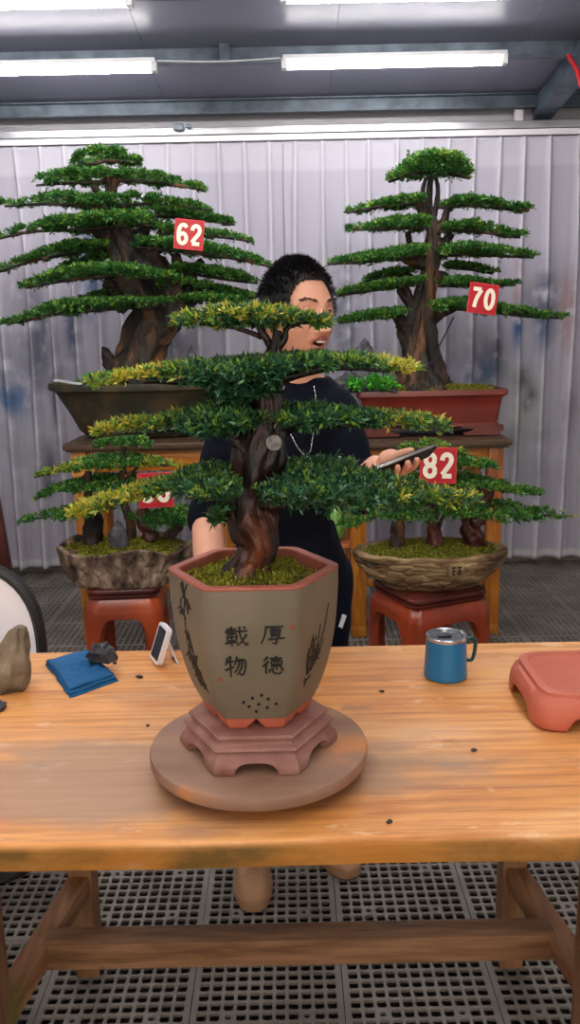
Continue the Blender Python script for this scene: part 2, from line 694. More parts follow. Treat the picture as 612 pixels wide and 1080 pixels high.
ROCKB = M('brown grey rock', [(.3, '#4d4436'), (.55, '#7a6c58'), (.75, '#968a76')], .75, scale=14, detail=6, bump=.8)
WHITEP = M('white plastic', '#ecebee', .35)
SCREEN = M('dark screen', '#1a1c20', .12)
PHONEM = M('dark phone body', '#1b1b1f', .25, .3)
PHONEE = M('phone metal edge', '#8c8781', .3, .7)
ORANGE = M('orange round seat', [(.3, '#b5602f'), (.7, '#cc7a46')], .45, scale=7)
GGLASS = M('green glass', [(.3, '#4f8a3a'), (.7, '#8ec060')], .1, scale=9)
CHAIRW = M('scuffed white panel', [(.3, '#e8e4ea'), (.66, '#eceaf0'), (.74, '#b98f70')], .4, scale=9, detail=8)
CHAIRB = M('black rim', '#121216', .5)
RED_CABLE = M('red cable', '#c01c26', .5)
BASEB = M('grey skirting', '#8c8478', .6)


def knit(name, col, freq, strength=.5):
    m, N, L, b = new_mat(name)
    b.inputs['Base Color'].default_value = lin(col)
    b.inputs['Roughness'].default_value = .9
    b.inputs['Sheen Weight'].default_value = .0
    b.inputs['Specular IOR Level'].default_value = .15
    tc = N.new('ShaderNodeTexCoord')
    w = N.new('ShaderNodeTexWave')
    w.wave_type = 'BANDS'
    w.bands_direction = 'X'
    w.inputs['Scale'].default_value = freq
    w.inputs['Distortion'].default_value = .6
    w.inputs['Detail'].default_value = 1
    L.new(tc.outputs['Object'], w.inputs['Vector'])
    bp = N.new('ShaderNodeBump')
    bp.inputs['Strength'].default_value = strength
    bp.inputs['Distance'].default_value = .006
    L.new(w.outputs['Fac'], bp.inputs['Height'])
    L.new(bp.outputs[0], b.inputs['Normal'])
    return m


SWEATER = knit('navy ribbed knit', '#070c18', 14, .22)
DENIM = knit('dark navy trousers', '#0e1526', 60, .15)

# ------------------------------------------------------------------ the shed


def ceil_h(D):
    return 2.985 - (D - 4.8) * .11


XW, YB, YF = 3.0, -2.6, 5.6
mb = MB()
mb.box((0, (YB + YF) / 2, -.09), (2 * XW, YF - YB, .1))
struct(mb.build('floor', GROUND))
# drain tile with rounded square holes; one tile repeated across the whole floor
TS, NH = .36, 11


def tile_mesh():
    m = MB()
    b = .011
    p = (TS - .002 - 2 * b) / NH
    o = -TS / 2 + .001 + b
    hh, cr, zb = .375 * p, .12 * p, -.008
    rim = []
    for i in range(NH):
        for j in range(NH):
            cx, cy = o + (i + .5) * p, o + (j + .5) * p
            h = p / 2
            out = [(-h, -h), (0, -h), (h, -h), (h, 0), (h, h), (0, h), (-h, h), (-h, 0)]
            if (i, j) in ((2, 2), (8, 2), (2, 8), (8, 8)):
                s_ = .26 * p
                q = [(-.7 * s_, -.7 * s_), (0, -s_), (.7 * s_, -.7 * s_), (s_, 0), (.7 * s_, .7 * s_), (0, s_), (-.7 * s_, .7 * s_), (-s_, 0)]
                inn = [q[0], q[1], q[1], q[2], q[3], q[3], q[4], q[5], q[5], q[6], q[7], q[7]]
                inn = q
                vs = [(cx + x, cy + y, 0) for x, y in out] + [(cx + x, cy + y, 0) for x, y in inn] + [(cx + x, cy + y, zb) for x, y in inn]
                fs = []
                for k in range(8):
                    l = (k + 1) % 8
                    fs.append((k, l, 8 + l, 8 + k))
                    fs.append((8 + k, 8 + l, 16 + l, 16 + k))
                m.add(vs, fs)
                continue
            a, c = hh, hh - cr
            inn = [(-c, -a), (c, -a), (a, -c), (a, c), (c, a), (-c, a), (-a, c), (-a, -c)]
            out4 = [(-h, -h), (h, -h), (h, h), (-h, h)]
            vs = [(cx + x, cy + y, 0) for x, y in out4] + [(cx + x, cy + y, 0) for x, y in inn] + [(cx + x, cy + y, zb) for x, y in inn]
            fs = [(0, 1, 5, 4), (1, 6, 5), (1, 2, 7, 6), (2, 8, 7), (2, 3, 9, 8), (3, 10, 9), (3, 0, 11, 10), (0, 4, 11)]
            for k in range(8):
                l = (k + 1) % 8
                fs.append((4 + k, 4 + l, 12 + l, 12 + k))
            m.add(vs, fs)
    # raised border of the tile
    e = TS / 2 - .001
    i_ = e - b
    vs = [(-e, -e, 0), (e, -e, 0), (e, e, 0), (-e, e, 0), (-i_, -i_, 0), (i_, -i_, 0), (i_, i_, 0), (-i_, i_, 0),
          (-e, -e, zb), (e, -e, zb), (e, e, zb), (-e, e, zb)]
    fs = [(0, 1, 5, 4), (1, 2, 6, 5), (2, 3, 7, 6), (3, 0, 4, 7), (8, 9, 1, 0), (9, 10, 2, 1), (10, 11, 3, 2), (11, 8, 0, 3)]
    m.add(vs, fs)
    return m


tm = tile_mesh()
g = tm.build('floor_grating', TILE, recalc=False)
ntx, nty = 16, 20
tx0 = P(222, 917, PH(222, 917, 0).y).x
x0 = tx0 + TS / 2 - 8 * TS
y0 = YF - .04 - TS / 2 - (nty - 1) * TS
g.location = (x0, y0, 0)
for k, (c_, v_) in enumerate(((ntx, (TS, 0, 0)), (nty, (0, TS, 0)))):
    a_ = g.modifiers.new('a%d' % k, 'ARRAY')
    a_.count = c_
    a_.use_relative_offset = False
    a_.use_constant_offset = True
    a_.constant_offset_displace = v_
struct(g)

mb = MB()
mb.box((0, YF + .05, 1.5), (2 * XW + .2, .1, 3.1))
struct(mb.build('wall_back', WHITE_WALL))
for nm, x in (('wall_left', -XW - .05), ('wall_right', XW + .05)):
    mb = MB()
    mb.box((x, (YF + YB) / 2, 1.9), (.1, YF - YB + .2, 3.9))
    struct(mb.build(nm, WHITE_WALL))
# unseen side left open to let in added frontal fill: only a low kerb
mb = MB()
mb.box((0, YB - .05, .06), (2 * XW + .2, .1, .3))
struct(mb.build('wall_front', WHITE_WALL))
# sloping roof panels with seams running down the slope
mb = MB()
ang = math.atan(.11)
pw = .98
k = -4
while k * pw < XW + .6:
    xa = k * pw + .28
    a = Vector((xa + pw / 2, YB - .1, ceil_h(YB - .1) + .04))
    b = Vector((xa + pw / 2, YF + .1, ceil_h(YF + .1) + .04))
    mb.bar(a, b, pw - .0015, .08, .001, Vector((0, 0, 1)))
    k += 1
struct(mb.build('ceiling', CEIL))
mb = MB()
mb.box((0, 5.49, 2.685), (2 * XW, .05, .035))
struct(mb.build('trim_1', WHITE_TRIM))
mb = MB()
mb.box((0, 5.5, 2.727), (2 * XW, .08, .042))
struct(mb.build('trim_2', ZINC))
mb = MB()
mb.box((0, 5.57, .05), (2 * XW, .06, .1))
struct(mb.build('baseboard_back', BASEB))
# window-less wall stud behind the curtain head
for i, D in enumerate((5.5, 4.8, 4.12, 3.42, 2.72, 2.02, 1.32, .62, -.08, -.78, -1.48)):
    mb = MB()
    h = ceil_h(D)
    top = h - .002
    mb.box((0, D, top - .042), (2 * XW, .012, .084))
    mb.box((0, D - .02, top - .08), (2 * XW, .05, .008))
    if D == 5.5:
        mb.box((0, D - .02, top - .006), (2 * XW, .05, .008))
    o = struct(mb.build('trim_%d' % (i + 3), STEEL))
# rafter on the right
mb = MB()
a = Vector((1.575, YB, ceil_h(YB) - .13))
b = Vector((1.575, 5.56, ceil_h(5.56) - .13))
mb.bar(a, b, .11, .012, .002)
mb.bar(a + Vector((-.05, 0, .05)), b + Vector((-.05, 0, .05)), .012, .1, .002)
mb.bar(a + Vector((0, 0, .1)), b + Vector((0, 0, .1)), .11, .012, .002)
struct(mb.build('trim_21', STEEL))
mb = MB()
mb.box((1.43, 5.53, 2.81), (.05, .04, .12))
struct(mb.build('trim_22', WHITE_TRIM))
mb = MB()
pc = P(237, 56, 4.78)
mb.box(pc, (.05, .05, .09))
struct(mb.build('trim_23', STEEL))
mb = MB()
pc = P(188, 134, 5.43)
mb.box(pc, (.06, .03, .035))
mb.box(pc + Vector((.06, 0, .004)), (.03, .02, .02))
struct(mb.build('trim_24', STEEL))

# ------------------------------------------------------------------ tube lights
lx = []


def make_light(x, D, label):
    h = ceil_h(D) - .115
    t = thing('ceiling_light', (x, D, h), label, 'ceiling light', 'rows of tube lights under the roof')
    L2 = .57
    m = MB()
    m.box((x, D, h + .030), (2 * L2, .075, .022))
    m.build('housing', HOUSE, t)
    m = MB()
    m.tube([(x - L2 + .02, D, h), (x + L2 - .02, D, h)], .021, 14)
    m.build('tube', LAMP, t, 60)
    for s in (-1, 1):
        m = MB()
        m.box((x + s * (L2 - .008), D, h + .004), (.03, .05, .05))
        m.build('end_cap', HOUSE, t)
    return t


lamp0 = make_light(P(416, 64, 4.74).x, 4.74, 'white tube light right of the middle in the lamp row nearer the curtain')
XS = lamp0.location.x
PITCHX = 1.79
rows = [4.74, 4.06]
names = {
    (0, -1): 'white tube light left of the middle in the lamp row nearer the curtain',
    (1, 0): 'white tube light at the top edge of the photo, the right one of two',
    (1, -1): 'white tube light at the top edge of the photo, the left one of two',
}
for r_, D in enumerate(rows):
    for c_ in (-1, 0):
        if (r_, c_) == (0, 0):
            continue
        o = copy_tree(lamp0)
        o.location = (XS + c_ * PITCHX, D, ceil_h(D) - .115)
        o['label'] = names[(r_, c_)]
for D in (3.36, 2.66, 1.96, 1.26, .56, -.14, -.84, -1.54):
    for c_ in (-1, 0):
        o = copy_tree(lamp0)
        o.location = (XS + c_ * PITCHX, D, ceil_h(D) - .115)
        o['label'] = 'white tube light under the roof in the rows over and behind the photographer'
m = MB()
z_ = ceil_h(4.74) - .09
a, b = XS - PITCHX + .57, XS - .57
m.tube([(a + .01, 4.745, z_ + .01), ((a + b) / 2, 4.75, z_ + .002), (b - .01, 4.745, z_ + .01)], .004, 8, sub=4)
tag(m.build('lamp_cable', HOUSE, smooth=60), 'thin grey cable linking the two tube lights nearer the curtain', 'cable')
m = MB()
m.tube([P(599, 57, 4.7), P(604, 66, 4.7), P(609, 75, 4.65), P(614, 92, 4.6), P(622, 96, 4.6)], .011, 8, sub=4)
tag(m.build('red_cable', RED_CABLE, smooth=60), 'red cable hanging from the roof beam at the upper right corner', 'cable')

# ------------------------------------------------------------------ curtains
PRINTS = [  # px, py, half w, half h, colour, strength
    (96, 285, 9, 34, '#3d5f8c', .75), (92, 275, 12, 45, '#6d7384', .4), (10, 420, 14, 13, '#2f6fae', .8), (5, 400, 20, 28, '#7d8494', .5),
    (38, 372, 20, 38, '#6f7382', .55), (20, 318, 16, 26, '#8f8d98', .5), (42, 350, 5, 30, '#4f586c', .7), (68, 380, 14, 40, '#8d8d99', .35), (52, 492, 5, 16, '#3b4352', .8),
    (53, 515, 5, 10, '#3d465a', .7), (75, 350, 6, 22, '#475672', .7), (30, 480, 40, 24, '#9a98a2', .4), (57, 425, 3, 20, '#59606c', .6),
    (190, 370, 18, 22, '#77747e', .6), (215, 330, 30, 20, '#8e8b94', .45), (178, 340, 12, 25, '#55607a', .4),
    (360, 320, 14, 40, '#7c7f8c', .5), (366, 345, 8, 20, '#4c5d78', .5),
    (575, 330, 6, 26, '#1f4f86', .95), (573, 315, 14, 14, '#565864', .6), (546, 345, 3.5, 16, '#2f5f96', .85), (585, 325, 20, 30, '#85858f', .5),
    (517, 375, 12, 24, '#5f626e', .75), (505, 392, 16, 10, '#3c628e', .75), (526, 365, 3, 14, '#33363f', .8), (552, 400, 6, 8, '#3c3e46', .7),
    (561, 418, 4, 8, '#3c3e46', .8), (556, 428, 3, 5, '#33363f', .8), (540, 465, 5, 8, '#44505c', .5), (545, 440, 26, 34, '#a7b0a0', .4), (598, 330, 5, 30, '#b07f78', .45),
    (490, 365, 22, 14, '#918e9a', .45), (604, 430, 8, 14, '#8d8794', .5), (570, 455, 26, 8, '#8e8b96', .35), (545, 300, 3, 20, '#a9786e', .4),
    (480, 350, 30, 28, '#a49eac', .35), (560, 500, 40, 22, '#a7a5ad', .4), (30, 540, 40, 20, '#b0adaf', .3), (480, 200, 60, 40, '#bdb9c8', .15)]


def curtain(x0, x1, label, seed):
    pitch = .153
    nx = int((x1 - x0) / .0095)
    zt, zb = 2.655, .055
    yo = 0
    nz = 120
    pts = []
    cols = []
    base = Vector(lin('#b7b4c3')[:3])
    dens = Vector(lin('#e2dfea')[:3])      # gathered pleats lie several layers thick
    pl = [(q, Vector(lin(c)[:3])) for q, c in zip(PRINTS, [q[4] for q in PRINTS])]
    prints = []
    for (px, py, w, h, c, s), (_, cc) in zip(PRINTS, pl):
        p = P(px, py, 5.43)
        k = mpp(p)
        prints.append((p.x, p.z, w * k, h * k, cc, s))
    for i in range(nz + 1):
        z = zb + (zt - zb) * i / nz
        t = (zt - z) / (zt - zb)
        for j in range(nx + 1):
            x = x0 + (x1 - x0) * j / nx
            u = x / pitch + .18 * noise.noise(Vector((x * 3, t * 1.2, seed)))
            cell = math.floor(u)
            f = u - cell - .5 + .12 * noise.noise(Vector((cell * 3.7, t * 2, seed)))
            wd = .045 + .11 * min(1, t * 1.6) + .03 * noise.noise(Vector((cell * 1.3, t, 2)))
            pk = math.exp(-(f / wd) ** 2)
            amp = .034 + .03 * min(1, t * 3) + .012 * noise.noise(Vector((cell * 5.1, t * 2.5, 7)))
            y = 5.45 - amp * pk - .018 * noise.noise(Vector((x * 2.2, t * 1.5, seed + 5))) - .008 * math.sin(x * 60 + 3 * math.sin(x * 7)) * t
            if t < .01:
                y = 5.45 - .03 * pk
            zz = z + (.012 * noise.noise(Vector((x * 6, 0, 1))) if i == 0 else 0)
            pts.append((x, y + yo, zz))
            c = base.lerp(dens, min(1, pk) * .75)
            n1 = fbm((x, z, seed), 9, 5)
            n2 = fbm((x, z * .5, seed + 9), 22, 4)
            for qx, qz, w, h, cc, s in prints:
                dx, dz = (x - qx) / w, (z - qz) / h
                if abs(dx) < 2.2 and abs(dz) < 2.2:
                    e = min(1, math.exp(-(dx * dx + dz * dz) * .55) * s * 1.35)
                    e *= max(0, min(1, .95 + 1.3 * n1 + .7 * n2))
                    c = c.lerp(cc, min(1, e))
            if t < .065:
                c = c.lerp(Vector((.80, .79, .86)), .25)
            if t > .975:
                c = c.lerp(Vector((.85, .85, .82)), .5)
            cols.append((*c, 1))
    m = MB()
    m.grid(pts, nz + 1, nx + 1)
    me = m.mesh('curtain', [CURT])
    ca = me.color_attributes.new('print', 'FLOAT_COLOR', 'POINT')
    ca.data.foreach_set('color', np.array(cols, dtype=np.float32).ravel())
    o = finish('curtain', me, None, 180, recalc=False)
    so = o.modifiers.new('s', 'SOLIDIFY')
    so.thickness = .0012
    return tag(o, label, 'curtain', 'ink-wash curtains along the back wall')


CURT, N, L, b_ = new_mat('sheer printed curtain')
at_ = N.new('ShaderNodeAttribute')
at_.attribute_name = 'print'
L.new(at_.outputs['Color'], b_.inputs['Base Color'])
b_.inputs['Roughness'].default_value = .8
b_.inputs['Specular IOR Level'].default_value = .2
tr = N.new('ShaderNodeBsdfTranslucent')
L.new(at_.outputs['Color'], tr.inputs[0])
mx = N.new('ShaderNodeMixShader')
mx.inputs[0].default_value = .2
L.new(b_.outputs[0], mx.inputs[1])
L.new(tr.outputs[0], mx.inputs[2])
L.new(mx.outputs[0], N['Material Output'].inputs[0])
curtain(-2.6, -.0006, 'sheer white curtain with grey and blue ink mountains, left half behind the tallest tree', 1.0)
curtain(.0006, 2.6, 'sheer white curtain with ink mountains, right half behind the red tray bonsai', 4.0)

# ------------------------------------------------------------------ work table
TH = .80
tb = thing('work_table', (0, 1.55, 0), 'long wooden work table with a worn orange plank top carrying the turntable', 'table')
TYF, TYB = 1.157, 1.955
m = MB()
pts = []
nx, XT = 120, 1.35
prof = [(0, -.046), (-.002, -.03), (-.002, -.010), (-.001, -.003), (.002, -.0008), (.006, 0)]
rows_ = []
for j in range(nx + 1):
    x = -XT + 2 * XT * j / nx
    w = .004 * noise.noise(Vector((x * 3, 0, 0))) + .0015 * noise.noise(Vector((x * 14, 2, 0)))
    wb = .005 * noise.noise(Vector((x * 2.5, 9, 0)))
    col = []
    col.append((x, TYF + .03, TH - .05))
    for a_, z in prof:
        col.append((x, TYF + w + a_, TH + z + .002 * noise.noise(Vector((x * 4, 5, z * 20)))))
    for q in range(1, 12):
        y = TYF + .02 + (TYB - TYF - .03) * q / 12
        col.append((x, y, TH + .0007 * noise.noise(Vector((x * 5, y * 9, 0)))))
    for a_, z in prof[::-1]:
        col.append((x, TYB + wb - a_, TH + z))
    col.append((x, TYB - .03, TH - .05))
    rows_.append(col)
nc = len(rows_[0])
m.grid([p for c in rows_ for p in c], nx + 1, nc, wrap=True)
m.f.append(tuple(range(nc)))
m.f.append(tuple(nx * nc + i for i in range(nc)))
m.mi += [0, 0]
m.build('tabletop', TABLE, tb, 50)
# legs, splayed a little towards the front
FL = [(-.594, 1.40), (.562, 1.40)]
BL = [(-.522, 1.85), (.522, 1.85)]
for (x, y) in FL:
    m = MB()
    m.bar((x, y, 0), (x, y, TH - .05), .062, .07, .005)
    m.build('leg', LEGWOOD_Z, tb, 40)
for (x, y) in BL:
    m = MB()
    m.bar((x, y, 0), (x, y, TH - .05), .058, .06, .005)
    m.build('leg', LEGWOOD_Z, tb, 40)
for s in (-1, 1):
    m = MB()
    m.bar((s * .525, 1.83, .255), (s * .60, 1.33, .255), .05, .05, .005)
    m.build('side_rail', LEGWOOD_Y, tb, 40)
m = MB()
m.box((0, 1.615, .25), (1.10, .058, .062), bev=.005)
m.build('stretcher', LEGWOOD_X, tb, 40)
for y in (1.83,):
    m = MB()
    m.box((0, y, TH - .075), (1.0, .03, .045), bev=.004)
    m.build('apron', LEGWOOD_X, tb, 40)


# ------------------------------------------------------------------ hexagonal shapes
def hexring(R_, rnd=0.0, n=6, m_=8):
    """perimeter points of a flat-front hexagon (unit angle list, radius factor)"""
    out = []
    for i in range(n):
        a0 = -PI / 2 - PI / n + 2 * PI * i / n
        a1 = a0 + 2 * PI / n
        p0 = Vector((math.cos(a0), math.sin(a0)))
        p1 = Vector((math.cos(a1), math.sin(a1)))
        for j in range(m_):
            out.append((p0.lerp(p1, j / m_), i, j / m_))
    return out


def skirt(n, prof, arch, per=26, corner=.0, foot=None, rot=0.0, sx=1, sy=1):
    """vertical wall around an n-gon; arch(s) is the open height (0..1) under the wall at side place s.
    returns (legs, apron) as lists of columns; prof(v)->(R,z)"""
    cols = []
    for i in range(n):
        a0 = rot - PI / 2 - PI / n + 2 * PI * i / n
        a1 = a0 + 2 * PI / n
        p0 = Vector((math.cos(a0), math.sin(a0)))
        p1 = Vector((math.cos(a1), math.sin(a1)))
        ss = sorted(set([j / per for j in range(per)] + [arch.w0 - 1e-4, arch.w0 + 1e-4, arch.w1 - 1e-4, arch.w1 + 1e-4]))
        for s in ss:
            p = p0.lerp(p1, s)
            if corner:
                e = min(s, 1 - s)
                if e < corner:
                    t = 1 - e / corner
                    p = p * (1 - .10 * corner / .15 * t * t)
            cols.append((Vector((p.x * sx, p.y * sy)), i, s, arch(s)))
    return cols


class Arch:
    def __init__(s, w0, w1, h, p=4):
        s.w0, s.w1, s.h, s.p = w0, w1, h, p

    def __call__(s, x):
        if x <= s.w0 or x >= s.w1:
            return 0
        t = abs(2 * (x - s.w0) / (s.w1 - s.w0) - 1)
        return s.h * max(0.0, 1 - t ** s.p) ** (1 / s.p)


def wall_mesh(cols, prof, c, lo, hi, levels=10, closed=True, thick=.01, sel=None):
    """build a thick wall from columns between v=lo(col)..hi"""
    vs, fs = [], []
    k = levels + 1
    n = len(cols)
    outer, inner = [], []
    for (p, i, s, a) in cols:
        v0 = lo(a, s)
        for q in range(k):
            v = v0 + (hi - v0) * q / levels
            Rr, z = prof(v)
            outer.append(Vector((c[0] + p.x * Rr, c[1] + p.y * Rr, c[2] + z)))
            rr = Rr - thick
            inner.append(Vector((c[0] + p.x * rr, c[1] + p.y * rr, c[2] + z)))
    vs = outer + inner
    o = len(outer)
    rng = range(n) if closed else range(n - 1)
    for i in rng:
        j = (i + 1) % n
        for q in range(levels):
            fs.append((i * k + q, j * k + q, j * k + q + 1, i * k + q + 1))
            fs.append((o + i * k + q, o + i * k + q + 1, o + j * k + q + 1, o + j * k + q))
        fs.append((i * k, o + i * k, o + j * k, j * k))
        fs.append((i * k + levels, j * k + levels, o + j * k + levels, o + i * k + levels))
    if not closed:
        for i in (0, n - 1):
            for q in range(levels):
                fs.append((i * k + q, i * k + q + 1, o + i * k + q + 1, o + i * k + q))
    return vs, fs


# ------------------------------------------------------------------ turntable and hexagonal clay stand
CT = PH(273, 784, .85)
CX, CY = CT.x, 1.372
tt = thing('turntable', (CX, CY, TH), 'round dusty wooden turntable in the middle of the work table', 'turntable')
m = MB()
m.lathe([(0, .826), (.182, .826), (.187, .829), (.1885, .833), (.1885, .845), (.187, .849), (.184, .8502), (0, .8502)], (CX, CY, 0), 96, close=False)
m.build('disc', DISC, tt, 40)
m = MB()
m.lathe([(.10, TH + .001), (.10, .808), (.06, .814), (.055, .826), (.02, .826)], (CX, CY, 0), 48)
m.build('swivel_base', BLACKIRON, tt, 40)


def table_lump(px, py, r, e, label):
    p = PH(px, py, TH)
    m = MB()
    sd = random.random() * 50
    m.ball((p.x, p.y, TH + r * .35 * e[2] + .0012), (r * e[0], r * e[1], r * .6 * e[2]), 8, 6,
           fn=lambda v: 1 + .5 * noise.noise(v * 1.3 + Vector((sd, 0, 0))))
    return tag(m.build('soil_crumb', ROCKD, smooth=60), label, 'crumb of soil', 'crumbs of soil on the work table')


for px, py, r in ((147, 715, .006), (121, 700, .004), (403, 730, .004), (362, 786, .003), (500, 792, .004), (411, 868, .004), (156, 766, .003)):
    table_lump(px, py, r, (1.4, 1, 1), {
        147: 'dark crumb on the table between the blue cloth and the hexagonal pot',
        121: 'dark crumb lying just right of the black rock on the blue cloth',
        403: 'small dark crumb on the table left of the blue mug',
        362: 'small crumb on the table by the right rim of the turntable',
        500: 'small crumb on the bare plank in front of the clay tray',
        411: 'small crumb near the front edge of the table right of the turntable',
        156: 'small crumb on the table at the back left rim of the turntable'}[px])

SB = .852
hs = thing('hexagonal_clay_stand', (CX, CY, SB), 'hexagonal mauve clay stand with arched feet on the turntable', 'pot stand')


def hprof(v):
    z = v * .046
    r = .136 - .012 * v + .004 * math.sin(v * 6)
    if v > .8:
        r = .120
    return r, z


ar = Arch(.24, .76, .42, 3)
cols = skirt(6, hprof, ar, per=16)
vs, fs = wall_mesh(cols, hprof, (CX, CY, SB), lambda a, s: a, .8, 8, True, .016)
m = MB()
m.add(vs, fs)
m.build('arched_skirt', CLAY_STAND, hs, 35)


def hexsoft():
    out = []
    for i in range(6):
        a0 = -PI / 2 - PI / 6 + 2 * PI * i / 6
        p0 = Vector((math.cos(a0), math.sin(a0)))
        p1 = Vector((math.cos(a0 + PI / 3), math.sin(a0 + PI / 3)))
        for j, s_ in enumerate((0, .035, .10, .5, .90, .965)):
            e = min(s_, 1 - s_)
            k = {0: .972, .035: .990}.get(round(e, 3), 1)
            out.append((p0.lerp(p1, s_) * k, i, s_))
    return out


def hexstack(m, levels, c, n=6, rot=0.0, soft=False):
    """closed stack of hexagon rings (R,z)"""
    pts = []
    for R_, z in levels:
        for (p, i, s) in (hexsoft() if soft else hexring(1, m_=6)):
            pts.append((c[0] + p.x * R_, c[1] + p.y * R_, c[2] + z))
    m.grid(pts, len(levels), 36, wrap=True)
    o = len(m.f)
    base = len(m.v) - len(pts)
    m.f.append(tuple(base + i for i in range(36)))
    m.f.append(tuple(base + (len(levels) - 1) * 36 + i for i in range(36)))
    m.mi += [m.cur, m.cur]


m = MB()
hexstack(m, [(.106, .034), (.129, .036), (.131, .039), (.128, .043), (.117, .046), (.114, .05), (.119, .053), (.120, .057), (.117, .060), (.09, .0605)], (CX, CY, SB))
m.build('top', CLAY_STAND, hs, 35)
ST = SB + .0612
# ------------------------------------------------------------------ main bonsai
PB, PT = ST + .021, 1.168
HP = PT - PB
bon = thing('potted_bonsai', (CX, CY, ST), 'tall near bonsai with yellow-tipped flat pads in a grey hexagonal pot', 'bonsai')


def potR(v):
    ks = [(0, .098), (.06, .106), (.14, .1145), (.226, .1215), (.355, .130), (.48, .1362), (.62, .1405), (.78, .1435), (.9, .1450), (1, .1445)]
    for (a, ra), (b, rb) in zip(ks, ks[1:]):
        if v <= b:
            t = (v - a) / (b - a)
            return ra + (rb - ra) * t
    return ks[-1][1]


# smoothed profile
_pr = [potR(i / 60) for i in range(61)]
for _ in range(6):
    _pr = [_pr[0]] + [(_pr[i - 1] + _pr[i] * 2 + _pr[i + 1]) / 4 for i in range(1, 60)] + [_pr[60]]


def potRs(z):
    v = max(0, min(1, (z - PB) / HP)) * 60
    i = min(59, int(v))
    return _pr[i] + (_pr[i + 1] - _pr[i]) * (v - i)


m = MB()
lv = [(.02, PB)] + [(potRs(PB + HP * i / 30), PB + HP * i / 30) for i in range(0, 30)] + [(potRs(PT - .005), PT - .005)]
hexstack(m, [(r, z) for r, z in lv] + [(.130, PT - .005), (.128, PT - .03), (.02, PT - .03)], (CX, CY, 0), soft=True)
pot = m.build('pot', POT_GREY, bon, 55)
m = MB()
ringz = [(.1432, PT - .006), (.1452, PT - .004), (.1452, PT - .001), (.1442, PT), (.1285, PT), (.1265, PT - .002), (.1255, PT - .03), (.1432, PT - .03)]
pts = []
for R_, z in ringz[:7]:
    for (p, i, s) in hexsoft():
        pts.append((CX + p.x * R_, CY + p.y * R_, z))
m.grid(pts, 7, 36, wrap=True)
m.build('pot_rim', CLAY_RIM, bon, 30)
for i in range(6):
    a = -PI / 2 - PI / 6 + PI / 3 * i
    d = Vector((math.cos(a), math.sin(a), 0))
    m = MB()
    lv = []
    for z, rr, w in ((ST, .086, .6), (ST + .004, .090, .66), (PB - .004, .094, .95), (PB + .004, .096, 1.05)):
        ring = []
        for sgn in (-1, 1):
            b = a + sgn * PI / 3
            e = (Vector((math.cos(b), math.sin(b), 0)) - d).normalized()
            ring.append(e)
        c0 = d * rr
        s_ = .046 * w
        ring_pts = [c0 + ring[0] * s_, c0, c0 + ring[1] * s_, c0 + ring[1] * s_ - d * .02, c0 - d * .03, c0 + ring[0] * s_ - d * .02]
        lv += [(CX + q.x, CY + q.y, z) for q in ring_pts]
    m.grid(lv, 4, 6, wrap=True)
    m.f += [tuple(range(6)), tuple(18 + k for k in range(6))]
    m.mi += [0, 0]
    m.build('foot', CLAY, pot, 30)


# --- ink drawing on the pot faces: ribbons laid on the wall of face k (0 = front)
def on_face(k, x, z, off=.0005):
    ap = potRs(z) * math.cos(PI / 6) + off
    a = -PI / 2 + k * PI / 3
    n_ = Vector((math.cos(a), math.sin(a), 0))
    t_ = Vector((-n_.y, n_.x, 0))
    return Vector((CX, CY, 0)) + n_ * ap + t_ * x + Vector((0, 0, z))


def stroke(m, k, pts, w, sub=6):
    """pts (x,z) in metres on the face; w list of widths"""
    p3 = [Vector((x, 0, z)) for x, z in pts]
    if not hasattr(w, '__len__'):
        w = [w] * len(pts)
    p3, ww = smooth_path(p3, w, sub)
    for layer in (0,):
        vs = []
        for i, p in enumerate(p3):
            t = (p3[min(i + 1, len(p3) - 1)] - p3[max(i - 1, 0)])
            t = t.normalized() if t.length > 0 else Vector((1, 0, 0))
            nn = Vector((-t.z, 0, t.x))
            hw = ww[i] / 2
            for s_, off in ((1, .0012), (-1, .0012), (-1, -.0006), (1, -.0006)):
                q = p + nn * hw * s_
                vs.append(on_face(k, q.x, q.z, off))
        m.grid(vs, len(p3), 4, wrap=True)
        o = len(m.v) - len(vs)
        e = (len(p3) - 1) * 4
        m.f += [(o, o + 1, o + 2, o + 3), (o + e + 3, o + e + 2, o + e + 1, o + e)]
        m.mi += [m.cur] * 2


